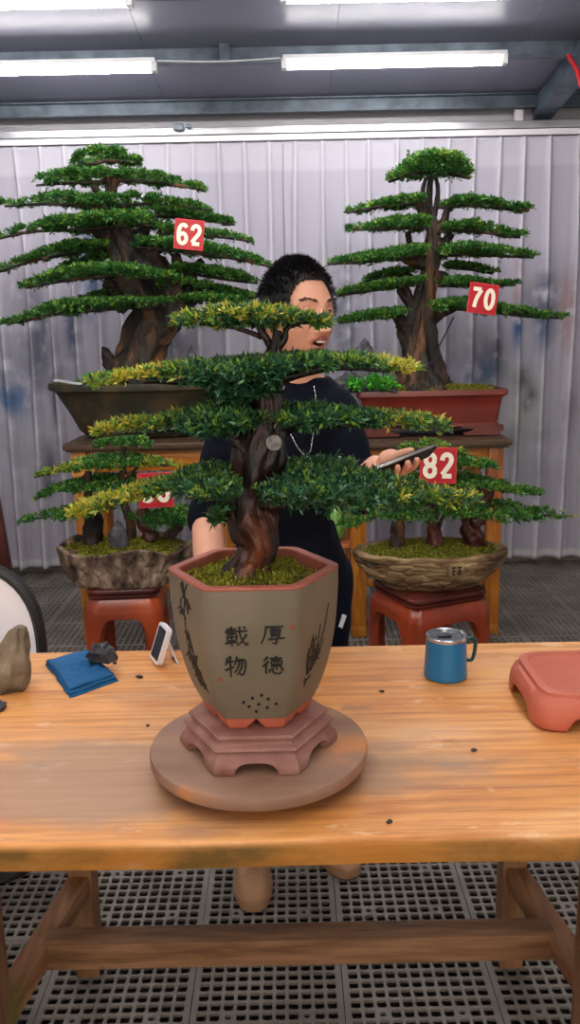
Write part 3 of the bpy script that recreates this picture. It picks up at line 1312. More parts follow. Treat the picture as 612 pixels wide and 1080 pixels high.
GL = {
    'hou': [[(.18, .92), (.95, .95)], [(.22, .92), (.16, .5), (.0, .08)], [(.42, .80), (.80, .82)], [(.42, .80), (.42, .56)], [(.80, .82), (.78, .56)],
            [(.42, .69), (.79, .70)], [(.42, .57), (.79, .58)], [(.40, .47), (.80, .50), (.62, .36)], [(.30, .30), (1.0, .36)], [(.62, .38), (.64, .08), (.46, .12)]],
    'de': [[(.30, .96), (.08, .74)], [(.32, .72), (.04, .44)], [(.2, .56), (.19, .05)], [(.40, .86), (.96, .88)], [(.68, 1.0), (.66, .78)], [(.46, .74), (.92, .75), (.88, .56), (.47, .55), (.46, .74)],
           [(.60, .74), (.60, .56)], [(.76, .74), (.76, .56)], [(.42, .45), (.96, .47)], [(.40, .30), (.34, .10)], [(.50, .34), (.56, .08), (.86, .06), (.92, .2)], [(.66, .36), (.72, .24)], [(.88, .38), (1.04, .22)]],
    'zai': [[(.06, .86), (.52, .88)], [(.28, 1.0), (.28, .76)], [(.0, .74), (.98, .78)], [(.10, .62), (.48, .63), (.47, .34), (.11, .33), (.10, .62)], [(.11, .48), (.47, .49)],
            [(.0, .20), (.56, .23)], [(.29, .74), (.29, .02)], [(.64, 1.0), (.68, .5), (.92, .08), (1.0, .24)], [(.94, .62), (.74, .28), (.5, .06)], [(.82, .98), (.92, .88)]],
    'wu': [[(.14, .92), (.02, .58)], [(.08, .72), (.44, .76)], [(.26, 1.0), (.26, .02)], [(.0, .34), (.44, .50)], [(.60, .96), (.46, .58)], [(.54, .78), (.98, .80), (.94, .30), (.80, .10), (.70, .2)],
           [(.72, .78), (.62, .46), (.44, .22)], [(.86, .78), (.78, .44), (.56, .10)]],
}


def px_face(px, py):
    """photo place -> (x,z) on the front face"""
    y = CY - .118
    for _ in range(5):
        p = P(px, py, y)
        y = CY - potRs(p.z) * math.cos(PI / 6)
    p = P(px, py, y)
    return p.x - CX, p.z


def glyph(name, px0, py0, px1, py1):
    x0, z1 = px_face(px0, py0)
    x1, z0 = px_face(px1, py1)
    m = MB()
    for st in GL[name]:
        pts = [(x0 + (x1 - x0) * a, z0 + (z1 - z0) * b) for a, b in st]
        n_ = len(pts)
        w = [.0040] + [.0029] * (n_ - 2) + [.0018] if n_ > 2 else [.0040, .0024]
        stroke(m, 0, pts, w, 3)
    m.build('ink_character', INK, pot)


glyph('hou', 275, 660, 301, 680)
glyph('de', 276, 692, 299, 711)
glyph('zai', 237, 661, 262, 682)
glyph('wu', 237, 692, 260, 714)
# small red seals
for (px, py) in ((308, 661), (233, 716)):
    x, z = px_face(px, py)
    m = MB()
    for dx, dz, l in ((-.002, .002, .003), (.001, 0, .003), (-.001, -.0025, .004)):
        stroke(m, 0, [(x + dx, z + dz), (x + dx + l, z + dz - .001)], .0012, 2)
    stroke(m, 0, [(x - .003, z + .003), (x - .002, z - .003)], .001, 2)
    m.build('red_seal', SEAL, pot)
# drain holes in the wall
m = MB()
for px, py in ((276, 733), (266.5, 736), (283, 737), (257, 740.5), (273, 742.5), (291.5, 742), (263, 745), (282, 746), (270.5, 750)):
    x, z = px_face(px, py)
    c = on_face(0, x, z, -.001)
    m.lathe([(.0, 0), (.0023, 0), (.0026, .0022), (0, .0022)], c, 12, Matrix.Rotation(PI / 2, 3, 'X'), close=False)
m.build('drain_holes', HOLE, pot)
# bamboo on the left face, orchid on the right face
rs = random.Random(5)
m = MB()
k = -1
for (x0, z0, x1, z1) in ((-.005, PB + .05, -.012, PB + .12), (-.013, PB + .122, -.010, PB + .17), (-.010, PB + .172, .002, PB + .212), (.012, PB + .06, .0, PB + .14)):
    stroke(m, k, [(x0, z0), ((x0 + x1) / 2 + .001, (z0 + z1) / 2), (x1, z1)], [.0022, .0012, .0022], 3)
for cx_, cz_, n_, sp, dn in ((-.004, PB + .205, 9, .022, 1), (-.018, PB + .180, 7, .018, 1), (.012, PB + .198, 7, .018, 1), (-.010, PB + .105, 10, .028, 1), (.004, PB + .085, 12, .030, 1), (.012, PB + .065, 10, .026, 1), (-.002, PB + .125, 7, .020, 1), (.0, PB + .07, 8, .024, 1)):
    for i in range(n_):
        a = R(-150 + 120 * (i + rs.random() * .6) / n_) * dn
        if rs.random() < .25:
            a = -a
        l = sp * (.6 + .5 * rs.random())
        x0, z0 = cx_ + rs.uniform(-.004, .004), cz_ + rs.uniform(-.004, .004)
        stroke(m, k, [(x0, z0), (x0 + l * .5 * math.cos(a), z0 + l * .5 * math.sin(a) - .001), (x0 + l * math.cos(a), z0 + l * math.sin(a))], [.0009, .0032, .0005], 3)
m.build('ink_bamboo', INK, pot)
m = MB()
k = 1
for x0, z0, x1, z1, b in ((-.02, PB + .075, .03, PB + .178, .010), (-.02, PB + .075, .005, PB + .15, .006), (-.022, PB + .075, -.018, PB + .14, -.006), (-.02, PB + .08, .022, PB + .12, .006),
                          (-.022, PB + .07, -.03, PB + .12, -.005), (-.018, PB + .07, .015, PB + .10, .004)):
    stroke(m, k, [(x0, z0), ((x0 + x1) / 2 + b, (z0 + z1) / 2), (x1, z1)], [.0012, .0018, .0006], 5)
for cx_, cz_ in ((-.012, PB + .12), (0, PB + .11), (-.02, PB + .098), (-.004, PB + .085), (.004, PB + .095), (-.018, PB + .06), (-.008, PB + .105), (-.014, PB + .08)):
    for i in range(9):
        a = rs.uniform(0, 2 * PI)
        l = rs.uniform(.006, .013)
        x0, z0 = cx_ + rs.uniform(-.004, .004), cz_ + rs.uniform(-.006, .006)
        stroke(m, k, [(x0, z0), (x0 + l * .5 * math.cos(a), z0 + l * .5 * math.sin(a)), (x0 + l * math.cos(a), z0 + l * math.sin(a))], [.0008, .0034, .0005], 3)
m.build('ink_orchid', INK, pot)


# ------------------------------------------------------------------ leaves
def rot_frame(d):
    """numpy: orthonormal frame for unit directions d (n,3)"""
    up = np.tile(np.array([0.0, 0, 1]), (len(d), 1))
    bad = np.abs(d[:, 2]) > .95
    up[bad] = [1, 0, 0]
    x = np.cross(up, d)
    x /= np.linalg.norm(x, axis=1, keepdims=True)
    y = np.cross(d, x)
    return x, y


def leaves_mesh(name, base, axis, k, length, width, spread, mats, slot, parent, jit=.25, cup=.12):
    """each shoot: k leaves around its axis.  base, axis (n,3); slot (n,)"""
    n = len(base)
    x, y = rot_frame(axis)
    ph = RNG.uniform(0, 2 * PI, (n, 1)) + np.arange(k)[None, :] * 2.399
    sp = spread * (.35 + .75 * RNG.random((n, k)))
    d = (np.cos(sp)[..., None] * axis[:, None, :] + np.sin(sp)[..., None] * (np.cos(ph)[..., None] * x[:, None, :] + np.sin(ph)[..., None] * y[:, None, :]))
    d = d.reshape(-1, 3)
    b = np.repeat(base, k, axis=0) + RNG.normal(0, length * jit, (n * k, 3)) * .6
    L_ = length * RNG.uniform(.65, 1.25, (n * k, 1))
    W_ = width * RNG.uniform(.8, 1.25, (n * k, 1))
    sx_, sy_ = rot_frame(d)
    roll = RNG.normal(0, .7, (n * k, 1))
    s = sx_ * np.cos(roll) + sy_ * np.sin(roll)
    up = np.cross(d, s)
    mid = b + d * L_ * .55 + up * L_ * cup
    v = np.stack([b, mid + s * W_ / 2, b + d * L_, mid - s * W_ / 2], axis=1).reshape(-1, 3)
    q = n * k
    me = bpy.data.meshes.new(name)
    me.vertices.add(q * 4)
    me.vertices.foreach_set('co', v.astype(np.float32).ravel())
    me.loops.add(q * 4)
    me.loops.foreach_set('vertex_index', np.arange(q * 4, dtype=np.int32))
    me.polygons.add(q)
    me.polygons.foreach_set('loop_start', np.arange(0, q * 4, 4, dtype=np.int32))
    me.polygons.foreach_set('loop_total', np.full(q, 4, dtype=np.int32))
    for m_ in mats:
        me.materials.append(m_)
    me.update(calc_edges=True)
    sl = np.repeat(slot, k).astype(np.int32)
    me.polygons.foreach_set('material_index', sl)
    me.update()
    o = bpy.data.objects.new(name, me)
    COL.objects.link(o)
    if parent is not None:
        o.parent = parent
        o.matrix_parent_inverse = parent_world(parent).inverted()
    return o


def pad(parent, spine, D, depth, shoots, k, length, width, mats, yellow=(), light=.1, spread=.9, clump=None, dD=0, bright=None, name='foliage_pad', dens_fill=1):
    """flat cloud of shoots following a spine seen at (px,py,half thickness px)"""
    S = [P(a, b, D + dD) for a, b, c in spine]
    H = [max(.25 * length, c * mpp(p) - .62 * length) for (a, b, c), p in zip(spine, S)]
    S, H = smooth_path(S, H, 10)
    PX = np.interp(np.linspace(0, len(spine) - 1, len(S)), np.arange(len(spine)), [q[0] for q in spine])
    S = np.array([list(p) for p in S])
    H = np.array(H)
    hm = H.max()
    W = depth * np.clip(H / hm, .08, 1) ** .8
    seg = np.r_[np.linalg.norm(np.diff(S, axis=0), axis=1), 0]
    wt = seg * (H * .6 + hm * .25) * (W + .15 * depth)
    wt /= wt.sum()

    def samp(n):
        i = RNG.choice(len(S), n, p=wt)
        t = RNG.random(n)
        j = np.minimum(i + 1, len(S) - 1)
        c = S[i] * (1 - t[:, None]) + S[j] * t[:, None]
        h = H[i] * (1 - t) + H[j] * t
        w = W[i] * (1 - t) + W[j] * t
        u = np.sign(RNG.uniform(-1, 1, n)) * RNG.random(n) ** .75
        sv = np.where(RNG.random(n) < .62, 1 - np.abs(RNG.normal(0, .35, n)), RNG.uniform(-.75, .8, n))
        q = c.copy()
        q[:, 1] += u * w
        q[:, 2] += h * np.sqrt(1 - .8 * u ** 2) * sv
        return q, c, u, sv, h, PX[i]
    ncl = max(8, int(shoots / 13))
    q, c, u, sv, h, px = samp(ncl)
    idx = RNG.integers(0, ncl, shoots)
    fr = RNG.random(shoots) < .78
    q2, c2, u2, sv2, h2, px2 = samp(shoots)
    cr = (.45 * h[idx] + .10 * hm)[:, None]
    off = RNG.normal(0, .6, (shoots, 3)) * cr * np.array([1.8, 2.0, .4])
    base = np.where(fr[:, None], q[idx] + off, q2)
    uu = np.where(fr, u[idx], u2)
    ss = np.where(fr, sv[idx], sv2)
    pxx = np.where(fr, px[idx], px2)
    hh = np.where(fr, h[idx], h2)
    # outward axis
    mid = S.mean(axis=0)
    ends = np.array([S[0], S[-1]])
    ax = np.zeros((shoots, 3))
    ax[:, 0] = RNG.normal(0, .5, shoots) + .5 * np.sign(base[:, 0] - parent['trunk_x'])
    ax[:, 1] = uu * .8 + RNG.normal(0, .35, shoots) - .15
    ax[:, 2] = .55 + .5 * ss + RNG.normal(0, .2, shoots)
    ax /= np.linalg.norm(ax, axis=1, keepdims=True)
    slot = np.where(RNG.random(shoots) < light * (.4 + .8 * (ss > .4)), 1, 0)
    for a, b, pr in yellow:
        inn = (pxx >= a) & (pxx <= b) & (RNG.random(shoots) < pr * (.32 + .5 * (ss > .2)))
        slot[inn] = 2
        inn = (pxx >= a) & (pxx <= b) & (RNG.random(shoots) < pr * .8) & (slot == 0)
        slot[inn] = 1
    return leaves_mesh(name, base, ax, k, length, width, spread, mats, slot, parent)


def branch(parent, pts, rads, D, mat, name='branch', n=7, sub=5, dDs=None):
    P3 = [P(a, b, D + (dDs[i] if dDs else 0)) for i, (a, b) in enumerate(pts)]
    r3 = [r * mpp(p) for r, p in zip(rads, P3)]
    m = MB()
    sd = random.random() * 99
    m.tube(P3, r3, n, fn=lambda t, a, p: 1 + .25 * noise.noise(Vector((math.cos(a) * 1.5, math.sin(a) * 1.5, t * 8 + sd))), sub=sub)
    return m.build(name, mat, parent, 60)


def trunk(parent, path, D, mat, name='trunk', n=40, sub=10, ridge=.16, lobes=5, twist=2.0, seed=0, extra=()):
    P3 = [P(q[0], q[1], D + (q[3] if len(q) > 3 else 0)) for q in path]
    r3 = [q[2] * mpp(p) for q, p in zip(path, P3)]
    m = MB()
    ph = seed * 1.7

    def fn(t, a, p):
        c, s_ = math.cos(a), math.sin(a)
        g = 1 + ridge * .6 * math.sin(lobes * a + twist * t * 6 + ph + 1.5 * noise.noise(Vector((c, s_, t * 4 + seed))))
        g += ridge * 1.6 * noise.noise(Vector((c * 1.6, s_ * 1.6, t * 5 + seed)))
        g += ridge * .8 * noise.noise(Vector((c * 4, s_ * 4, t * 16 + seed)))
        return g
    m.tube(P3, r3, n, fn=fn, sub=sub)
    for ex in extra:
        e3 = [P(q[0], q[1], D + (q[3] if len(q) > 3 else 0)) for q in ex]
        er = [q[2] * mpp(p) for q, p in zip(ex, e3)]
        m.tube(e3, er, 16, fn=fn, sub=6)
    return m.build(name, mat, parent, 70)


bon['trunk_x'] = P(272, 500, CY).x
DB = CY
TPATH = [(256, 628, 29), (260, 608, 25), (268, 590, 21), (272, 572, 21), (266, 552, 24), (262, 532, 21), (268, 508, 22), (274, 482, 25), (280, 456, 22), (284, 430, 16), (284, 405, 15), (287, 380, 11), (291, 362, 6), (293, 348, 4)]
tr_ = trunk(bon, TPATH, DB, BARK_N, n=56, sub=12, ridge=.2, lobes=4, twist=1.2, seed=3, extra=(
    [(262, 600, 12, -.03), (252, 614, 9, -.05), (246, 624, 5, -.06)],
    [(268, 596, 11, -.01), (283, 612, 8, -.02), (292, 622, 4, -.02)],
    [(283, 470, 13, 0), (296, 452, 11, -.005), (308, 436, 9, -.01), (316, 428, 5, -.01)],
    [(268, 490, 10, 0), (256, 470, 9, 0), (244, 458, 6, 0)],
    [(270, 520, 10, 0), (256, 505, 8, 0), (243, 500, 6, 0)],
    [(280, 540, 8, -.01), (276, 560, 10, -.02), (283, 585, 8, -.02)],
))
c0 = P(289, 467, DB - .036)
m = MB()
rot = (FW * -1).to_track_quat('Z', 'Y').to_matrix()
m.lathe([(0, -.02), (.0125, -.02), (.0132, -.002), (.0125, .001), (.011, .0015), (0, .001)], c0, 28, rot, close=False)
m.build('cut_scar', CUT, tr_, 50)
for pts, rd in (
        ([(288, 372), (283, 360), (276, 350), (272, 340)], [6, 4, 4, 3]),
        ([(276, 356), (262, 350), (244, 345), (228, 343), (212, 342)], [3, 2.5, 2, 2, 1]),
        ([(290, 370), (300, 358), (303, 346), (318, 340), (335, 341)], [5, 4, 3, 2.5, 1]),
        ([(284, 405), (262, 402), (225, 404), (185, 402), (150, 402), (115, 405)], [9, 7, 5, 4, 3, 1.5]),
        ([(286, 400), (310, 396), (345, 388), (380, 388), (410, 391), (432, 391)], [8, 5, 4, 3, 2, 1]),
        ([(262, 470), (240, 455), (210, 455), (175, 456), (140, 457), (112, 460)], [8, 6, 4, 3, 2, 1]),
        ([(285, 462), (300, 452), (330, 450), (370, 448), (415, 450), (455, 450)], [9, 6, 4, 3, 2, 1]),
        ([(262, 525), (240, 520), (210, 515), (185, 514), (158, 519), (120, 531), (95, 539)], [10, 6, 3.5, 2.5, 1.8, 1.2, .8]),
        ([(275, 540), (292, 530), (325, 528), (370, 528), (425, 524), (485, 527)], [9, 7, 5, 4, 3, 1]),
):
    branch(bon, pts, rd, DB, BARK_N)
NM = [LEAF_N, LEAF_NL, LEAF_Y]
kw = dict(k=7, length=.0155, width=.0046, mats=NM, spread=1.05)
pad(bon, [(190, 338, 5), (205, 339, 10), (230, 337, 13), (262, 337, 15), (290, 338, 14), (318, 338, 9), (346, 343, 5)], DB, .07, 1250, yellow=[(190, 245, .55), (250, 300, .4), (300, 350, .3)], light=.22, **kw)
pad(bon, [(100, 405, 4), (130, 401, 7), (165, 395, 10), (200, 395, 14), (238, 398, 18), (270, 395, 18), (300, 388, 12)], DB, .11, 2000, yellow=[(95, 165, .75), (165, 200, .25)], light=.2, **kw)
pad(bon, [(285, 387, 12), (315, 384, 11), (350, 382, 9), (385, 383, 8), (415, 388, 6), (439, 390, 5)], DB, .09, 1000, yellow=[(395, 445, .8), (320, 395, .12)], light=.25, **kw)
pad(bon, [(106, 458, 3), (130, 450, 6), (160, 447, 8), (195, 446, 13), (225, 445, 18), (255, 443, 17), (272, 442, 10)], DB, .10, 1600, yellow=[(100, 150, .6), (150, 190, .2)], light=.3, **kw)
pad(bon, [(290, 442, 10), (320, 441, 13), (350, 441, 11), (390, 442, 9), (430, 446, 9), (466, 449, 5)], DB, .09, 1250, yellow=[(395, 470, .45)], light=.2, **kw)
pad(bon, [(80, 541, 4), (106, 533, 7), (132, 526, 7), (158, 517, 7), (185, 511, 10), (210, 510, 15), (235, 513, 20), (255, 516, 13)], DB, .11, 1700, yellow=[(78, 150, .85), (150, 185, .25)], light=.3, **kw)
pad(bon, [(272, 525, 9), (300, 516, 21), (340, 513, 25), (380, 518, 20), (420, 520, 13), (460, 524, 10), (500, 529, 7)], DB, .13, 3000, yellow=[(440, 505, .35), (385, 440, .1)], light=.18, **kw)
# dark leaves low in the middle of the second layer, and the mass around the trunk
pad(bon, [(225, 418, 6), (250, 416, 12), (275, 412, 12), (295, 405, 8)], DB, .06, 450, light=.05, **kw)
pad(bon, [(225, 548, 3), (238, 540, 8), (250, 535, 8)], DB, .04, 160, light=.2, **kw)


def moss_surface(parent, c, rx, ry, h, name='moss', mat=MOSS, hexa=False, n=40, tufts=900, bump=.3, tl=.006, poly=None, seed=1, scale=1.0):
    """bumpy moss bed; c centre; outline ellipse or hexagon or function(angle)->factor"""
    m = MB()
    pts = []
    rings = 14
    for i in range(rings + 1):
        t = i / rings
        for j in range(n):
            a = 2 * PI * j / n
            f = 1
            if hexa:
                b = (a + PI / 2 + PI / 6) % (PI / 3) - PI / 6
                f = math.cos(PI / 6) / math.cos(b)
            if poly:
                f = poly(a)
            x, y = c[0] + rx * f * t * math.cos(a), c[1] + ry * f * t * math.sin(a)
            z = c[2] + h * (1 - t ** 2.5) + bump * h * (noise.noise(Vector((x * 28 / scale, y * 28 / scale, seed))) + .5 * noise.noise(Vector((x * 70 / scale, y * 70 / scale, seed)))) * (1 - t ** 6)
            pts.append(Vector((x, y, z)))
    m.grid(pts, rings + 1, n, wrap=True)
    o = m.build(name, mat, parent, 80)
    # tufts
    k = RNG.integers(0, (rings - 1) * n, tufts)
    base = np.array([list(pts[i]) for i in k]) + RNG.normal(0, 1, (tufts, 3)) * np.array([rx / 16, ry / 16, .0006])
    ax = RNG.normal(0, .5, (tufts, 3))
    ax[:, 2] = 1
    ax /= np.linalg.norm(ax, axis=1, keepdims=True)
    leaves_mesh('moss_tufts', base, ax, 4, tl, tl * .35, .9, [TUFT], np.zeros(tufts), o)
    return o


moss_surface(bon, (CX, CY, PT - .026), .124, .124, .020, hexa=True, n=72, tufts=4200, tl=.007, bump=.6)

# ------------------------------------------------------------------ tall amber wood stands
DS0, DS1 = 4.16, 4.72


def tall_stand(xl, xr, h, label):
    """xl..xr are the outer leg faces"""
    c = ((xl + xr) / 2, (DS0 + DS1) / 2, 0)
    t = thing('plant_stand', c, label, 'plant stand')
    lw = .075
    for x in (xl + lw / 2, xr - lw / 2):
        for y in (DS0 + lw / 2, DS1 - lw / 2):
            m = MB()
            m.box((x, y, (h - .045) / 2), (lw, lw, h - .045), bev=.006)
            m.box((x, y, .03), (lw * 1.02, lw * 1.02, .06), bev=.006)
            m.build('leg', STAND_Z, t, 40)
    m = MB()
    m.box((c[0], c[1], h - .022), (xr - xl + .06, DS1 - DS0 + .07, .03), bev=.006)
    m.box((c[0], c[1], h - .042), (xr - xl + .035, DS1 - DS0 + .04, .012), bev=.004)
    m.build('top', STAND_TOP, t, 40)
    for y in (DS0 + .03, DS1 - .03):
        m = MB()
        m.box((c[0], y, h - .10), (xr - xl - 2 * lw + .01, .025, .105), bev=.004)
        m.box((c[0], y - .008, h - .10), (xr - xl - 2 * lw - .07, .025, .06), bev=.006)
        m.build('apron', STAND_X, t, 40)
    for x in (xl + .03, xr - .03):
        m = MB()
        m.box((x, c[1], h - .10), (.025, DS1 - DS0 - 2 * lw + .01, .105), bev=.004)
        m.build('apron', STAND_X, t, 40)
    for y in (DS0 + .04, DS1 - .04):
        m = MB()
        m.box((c[0], y, .28), (xr - xl - 2 * lw + .01, .028, .035), bev=.004)
        m.build('stretcher', STAND_Z, t, 40)
    return t


SH = P(450, 463, DS0).z
xl = P(371, 600, DS0).x
xr = P(528, 600, DS0).x
tall_stand(xl, xr, SH, 'tall amber wooden stand on the right carrying the red tray bonsai')
SHL = P(150, 465, DS0).z
xl2 = P(79, 540, DS0).x
xr2 = xl2 + (xr - xl)
tall_stand(xl2, xr2, SHL, 'tall amber wooden stand on the left carrying the bonsai in the dark round pot')
# dark red post at the left edge of the frame: leg of another stand
ex = P(-30, 560, 4.2)
t = thing('plant_stand', (ex.x - .28, 4.45, 0), 'dark red wooden stand at the left edge, only its right leg in view', 'plant stand')
for sx_ in (-1, 1):
    for y in (4.25, 4.65):
        m = MB()
        xx = ex.x - .28 + sx_ * .27
        m.bar((xx + sx_ * .035, y, 0), (xx - sx_ * .035, y, .86), .055, .055, .006)
        m.build('leg', DARKRED, t, 40)
m = MB()
m.box((ex.x - .28, 4.45, .875), (.50, .5, .035), bev=.006)
m.build('top', DARKRED, t, 40)

# ------------------------------------------------------------------ far bonsai in the dark pot (left)
DT = 4.44
KB = dict(k=5, length=.024, width=.0095, mats=[LEAF_B, LEAF_B2, LEAF_Y], spread=1.0)


def px_root(px, py, D, h):
    p = P(px, py, D)
    return Vector((p.x, p.y, h))


def auto_branches(root, specs, D, mat):
    for pts, rd in specs:
        branch(root, pts, rd, D, mat, n=6, sub=4)


pc = px_root(152, 430, DT, SHL)
t62 = thing('potted_bonsai', pc, 'large many-tiered bonsai with a thick leaning trunk in a dark flared pot, rear left', 'bonsai')
t62['trunk_x'] = P(145, 300, DT).x
kk = mpp(P(150, 430, DT))
hp = P(152, 404, DT).z - SHL + .01
m = MB()
Rr = 98 * kk
m.lathe([(0, .0), (.62 * Rr, 0), (.66 * Rr, .012), (.70 * Rr, .03), (.80 * Rr, hp * .45), (.93 * Rr, hp * .82), (.965 * Rr, hp * .86), (1.0 * Rr, hp * .87), (1.012 * Rr, hp * .93), (1.0 * Rr, hp), (.94 * Rr, hp), (.92 * Rr, hp * .9), (0, hp * .88)],
        pc, 64, Matrix.Diagonal((1, .52, 1)), close=False)
m.build('pot', STONE_POT, t62, 40)
moss_surface(t62, (pc.x, pc.y, SHL + hp * .9), .92 * Rr, .92 * Rr * .52, .035, n=60, tufts=2200, tl=.016, scale=3)
trunk(t62, [(146, 404, 34), (148, 388, 26), (152, 372, 21), (157, 354, 22), (166, 336, 25), (168, 318, 29), (158, 300, 27), (146, 283, 24), (136, 266, 18), (126, 248, 12), (119, 230, 7), (117, 208, 5), (115, 190, 4), (112, 176, 3)],
      DT, BARK_B, n=48, ridge=.22, lobes=5, seed=11, extra=(
    [(128, 400, 11, -.03), (120, 388, 9, -.02), (113, 374, 5, -.02), (108, 366, 1.5, -.02)],
    [(166, 345, 16), (182, 326, 14), (196, 308, 9), (203, 290, 6)],
    [(176, 330, 12), (196, 318, 8), (214, 306, 5)],
    [(140, 320, 16), (126, 306, 10), (110, 298, 5)],
    [(148, 300, 13), (128, 288, 10), (104, 282, 5)],
    [(130, 262, 10), (146, 250, 7), (156, 240, 4)],
    [(126, 250, 8), (108, 248, 6), (96, 240, 4), (90, 234, 3)],
    [(118, 215, 5), (106, 205, 4), (98, 196, 3)],
    [(117, 205, 5), (122, 192, 4), (124, 186, 3)],
    [(114, 190, 4), (108, 180, 3), (104, 174, 2)],
    [(118, 228, 5), (108, 222, 4), (100, 217, 2)],
    [(196, 300, 6), (190, 282, 5), (184, 268, 4)],
    [(198, 292, 5), (206, 282, 4), (214, 274, 3)],
    [(160, 268, 7), (170, 254, 5), (176, 240, 4), (180, 232, 3)]))
PL62 = [
    ([(77, 174, 3), (92, 171, 7), (112, 167, 8), (132, 168, 7), (147, 171, 3)], .24, 520, 0),
    ([(38, 195, 2), (65, 191, 6), (95, 190, 7), (125, 188, 6), (160, 190, 6), (195, 195, 4), (217, 201, 2)], .30, 1050, 0),
    ([(5, 217, 2), (40, 214, 4), (75, 214, 7), (110, 217, 7), (150, 213, 6), (185, 216, 5), (221, 221, 2)], .33, 1250, 0),
    ([(0, 251, 2), (30, 243, 5), (65, 240, 8), (100, 238, 9), (140, 234, 9), (168, 236, 7)], .34, 1300, -.06),
    ([(130, 229, 4), (170, 226, 6), (210, 230, 5), (247, 236, 2)], .24, 550, .1),
    ([(165, 243, 7), (200, 246, 6), (240, 249, 5), (264, 254, 2)], .24, 480, 0),
    ([(-6, 288, 2), (30, 275, 4), (60, 268, 6), (95, 262, 7), (122, 262, 6)], .30, 850, .05),
    ([(148, 258, 7), (185, 262, 8), (220, 266, 8), (255, 272, 6), (286, 281, 2)], .34, 1100, -.05),
    ([(60, 286, 2), (90, 276, 5), (120, 271, 6)], .2, 260, .15),
    ([(27, 303, 2), (55, 296, 6), (90, 290, 9), (130, 288, 9), (170, 293, 8), (202, 298, 4)], .36, 1500, -.1),
    ([(180, 285, 6), (210, 287, 8), (240, 292, 8), (272, 297, 4)], .28, 700, .03),
    ([(165, 303, 8), (200, 303, 8), (235, 308, 7), (270, 314, 3)], .28, 750, .08),
    ([(78, 320, 2), (110, 313, 6), (140, 306, 6)], .22, 320, .16),
    ([(8, 341, 2), (40, 333, 6), (75, 326, 9), (120, 323, 8), (160, 321, 7), (187, 319, 5)], .36, 1350, -.12),
    ([(190, 317, 6), (230, 317, 8), (264, 320, 4)], .26, 520, 0),
]
for sp, dp, n_, dd in PL62:
    pad(t62, sp, DT, dp * .8, int(n_ * 1.35), light=.22, dD=dd, **KB)
    xs = [q[0] for q in sp]
    tx = min(max(150, xs[0] + 8), xs[-1] - 8)
    if len(sp) > 3:
        branch(t62, [(q[0], q[1] + q[2] * .35) for q in sp[:]], [1.0 + .8 * min(1, q[2] / 6) for q in sp], DT, BARK_B, n=5, sub=3, dDs=[dd] * len(sp))
# pale slip of wood on the soil at the left end, and short plant growing by the trunk
m = MB()
m.bar(P(58, 401, DT - .05), P(85, 405, DT - .2), .02, .012)
tag(m.build('wood_slip', HOUSE, smooth=40), 'pale slip of wood lying at the left end of the dark flared pot', 'stick')

# ------------------------------------------------------------------ far bonsai in the red tray (right)
pc = px_root(450, 440, DT, SH)
t70 = thing('potted_bonsai', pc, 'large domed-top bonsai with a flared root base in a dark red rectangular tray', 'bonsai')
t70['trunk_x'] = P(450, 300, DT).x
DPOT = DT - .0
rw = 80 * mpp(P(450, 415, DPOT - .17))


def rrect(w, d, r, n=6):
    out = []
    for cx_, cy_, a0 in ((w - r, d - r, 0), (-w + r, d - r, PI / 2), (-w + r, -d + r, PI), (w - r, -d + r, 3 * PI / 2)):
        for i in range(n + 1):
            a = a0 + PI / 2 * i / n
            out.append((cx_ + r * math.cos(a), cy_ + r * math.sin(a)))
    return out


def rstack(m, levels, c, r=.03, n=5):
    """levels: (w,d,z)"""
    pts = []
    k = 0
    for w, d, z in levels:
        ring = rrect(w, d, min(r, w * .9, d * .9), n)
        k = len(ring)
        pts += [(c[0] + x, c[1] + y, c[2] + z) for x, y in ring]
    base = len(m.v)
    m.grid(pts, len(levels), k, wrap=True)
    m.f += [tuple(base + i for i in range(k)), tuple(base + (len(levels) - 1) * k + i for i in range(k))]
    m.mi += [m.cur] * 2


ph_ = P(450, 412, DPOT - .17).z - SH
dd = .19
m = MB()
b0 = .045
rstack(m, [(rw * .86, dd * .86, b0), (rw * .90, dd * .9, b0), (rw * .90, dd * .9, b0 + .012), (rw * .885, dd * .88, b0 + .018), (rw * .90, dd * .89, b0 + .04), (rw * .915, dd * .91, ph_ * .62), (rw * .94, dd * .94, ph_ * .82), (rw * .985, dd * .98, ph_ - .03), (rw, dd, ph_ - .026),
           (rw, dd, ph_ - .003), (rw * .995, dd * .995, ph_), (rw * .95, dd * .92, ph_), (rw * .945, dd * .91, ph_ - .02)], (pc.x, pc.y, SH), .025)
tray = m.build('tray', RED_POT, t70, 35)
for sx_ in (-1, 1):
    for sy_ in (-1, 1):
        m = MB()
        poly = [(-.10, .05), (-.105, .03), (-.085, .012), (-.09, 0), (.085, 0), (.10, .012), (.06, .022), (.045, .034), (.105, .038), (.115, .05)]
        if sx_ > 0:
            poly = [(-x, y) for x, y in poly][::-1]
        mt = Matrix.Translation((pc.x + sx_ * rw * .68, pc.y + sy_ * dd * .84 + .015, SH)) @ Matrix.Rotation(PI / 2, 4, 'X')
        m.prism(poly, .03, mt)
        m.build('foot', DARKRED, tray, 30)
moss_surface(t70, (pc.x, pc.y, SH + ph_ - .02), rw * .94, dd * .9, .03, n=72, tufts=2600, tl=.016, scale=3,
             poly=lambda a: min(1 / max(abs(math.cos(a)), 1e-3), 1 / max(abs(math.sin(a)), 1e-3)))
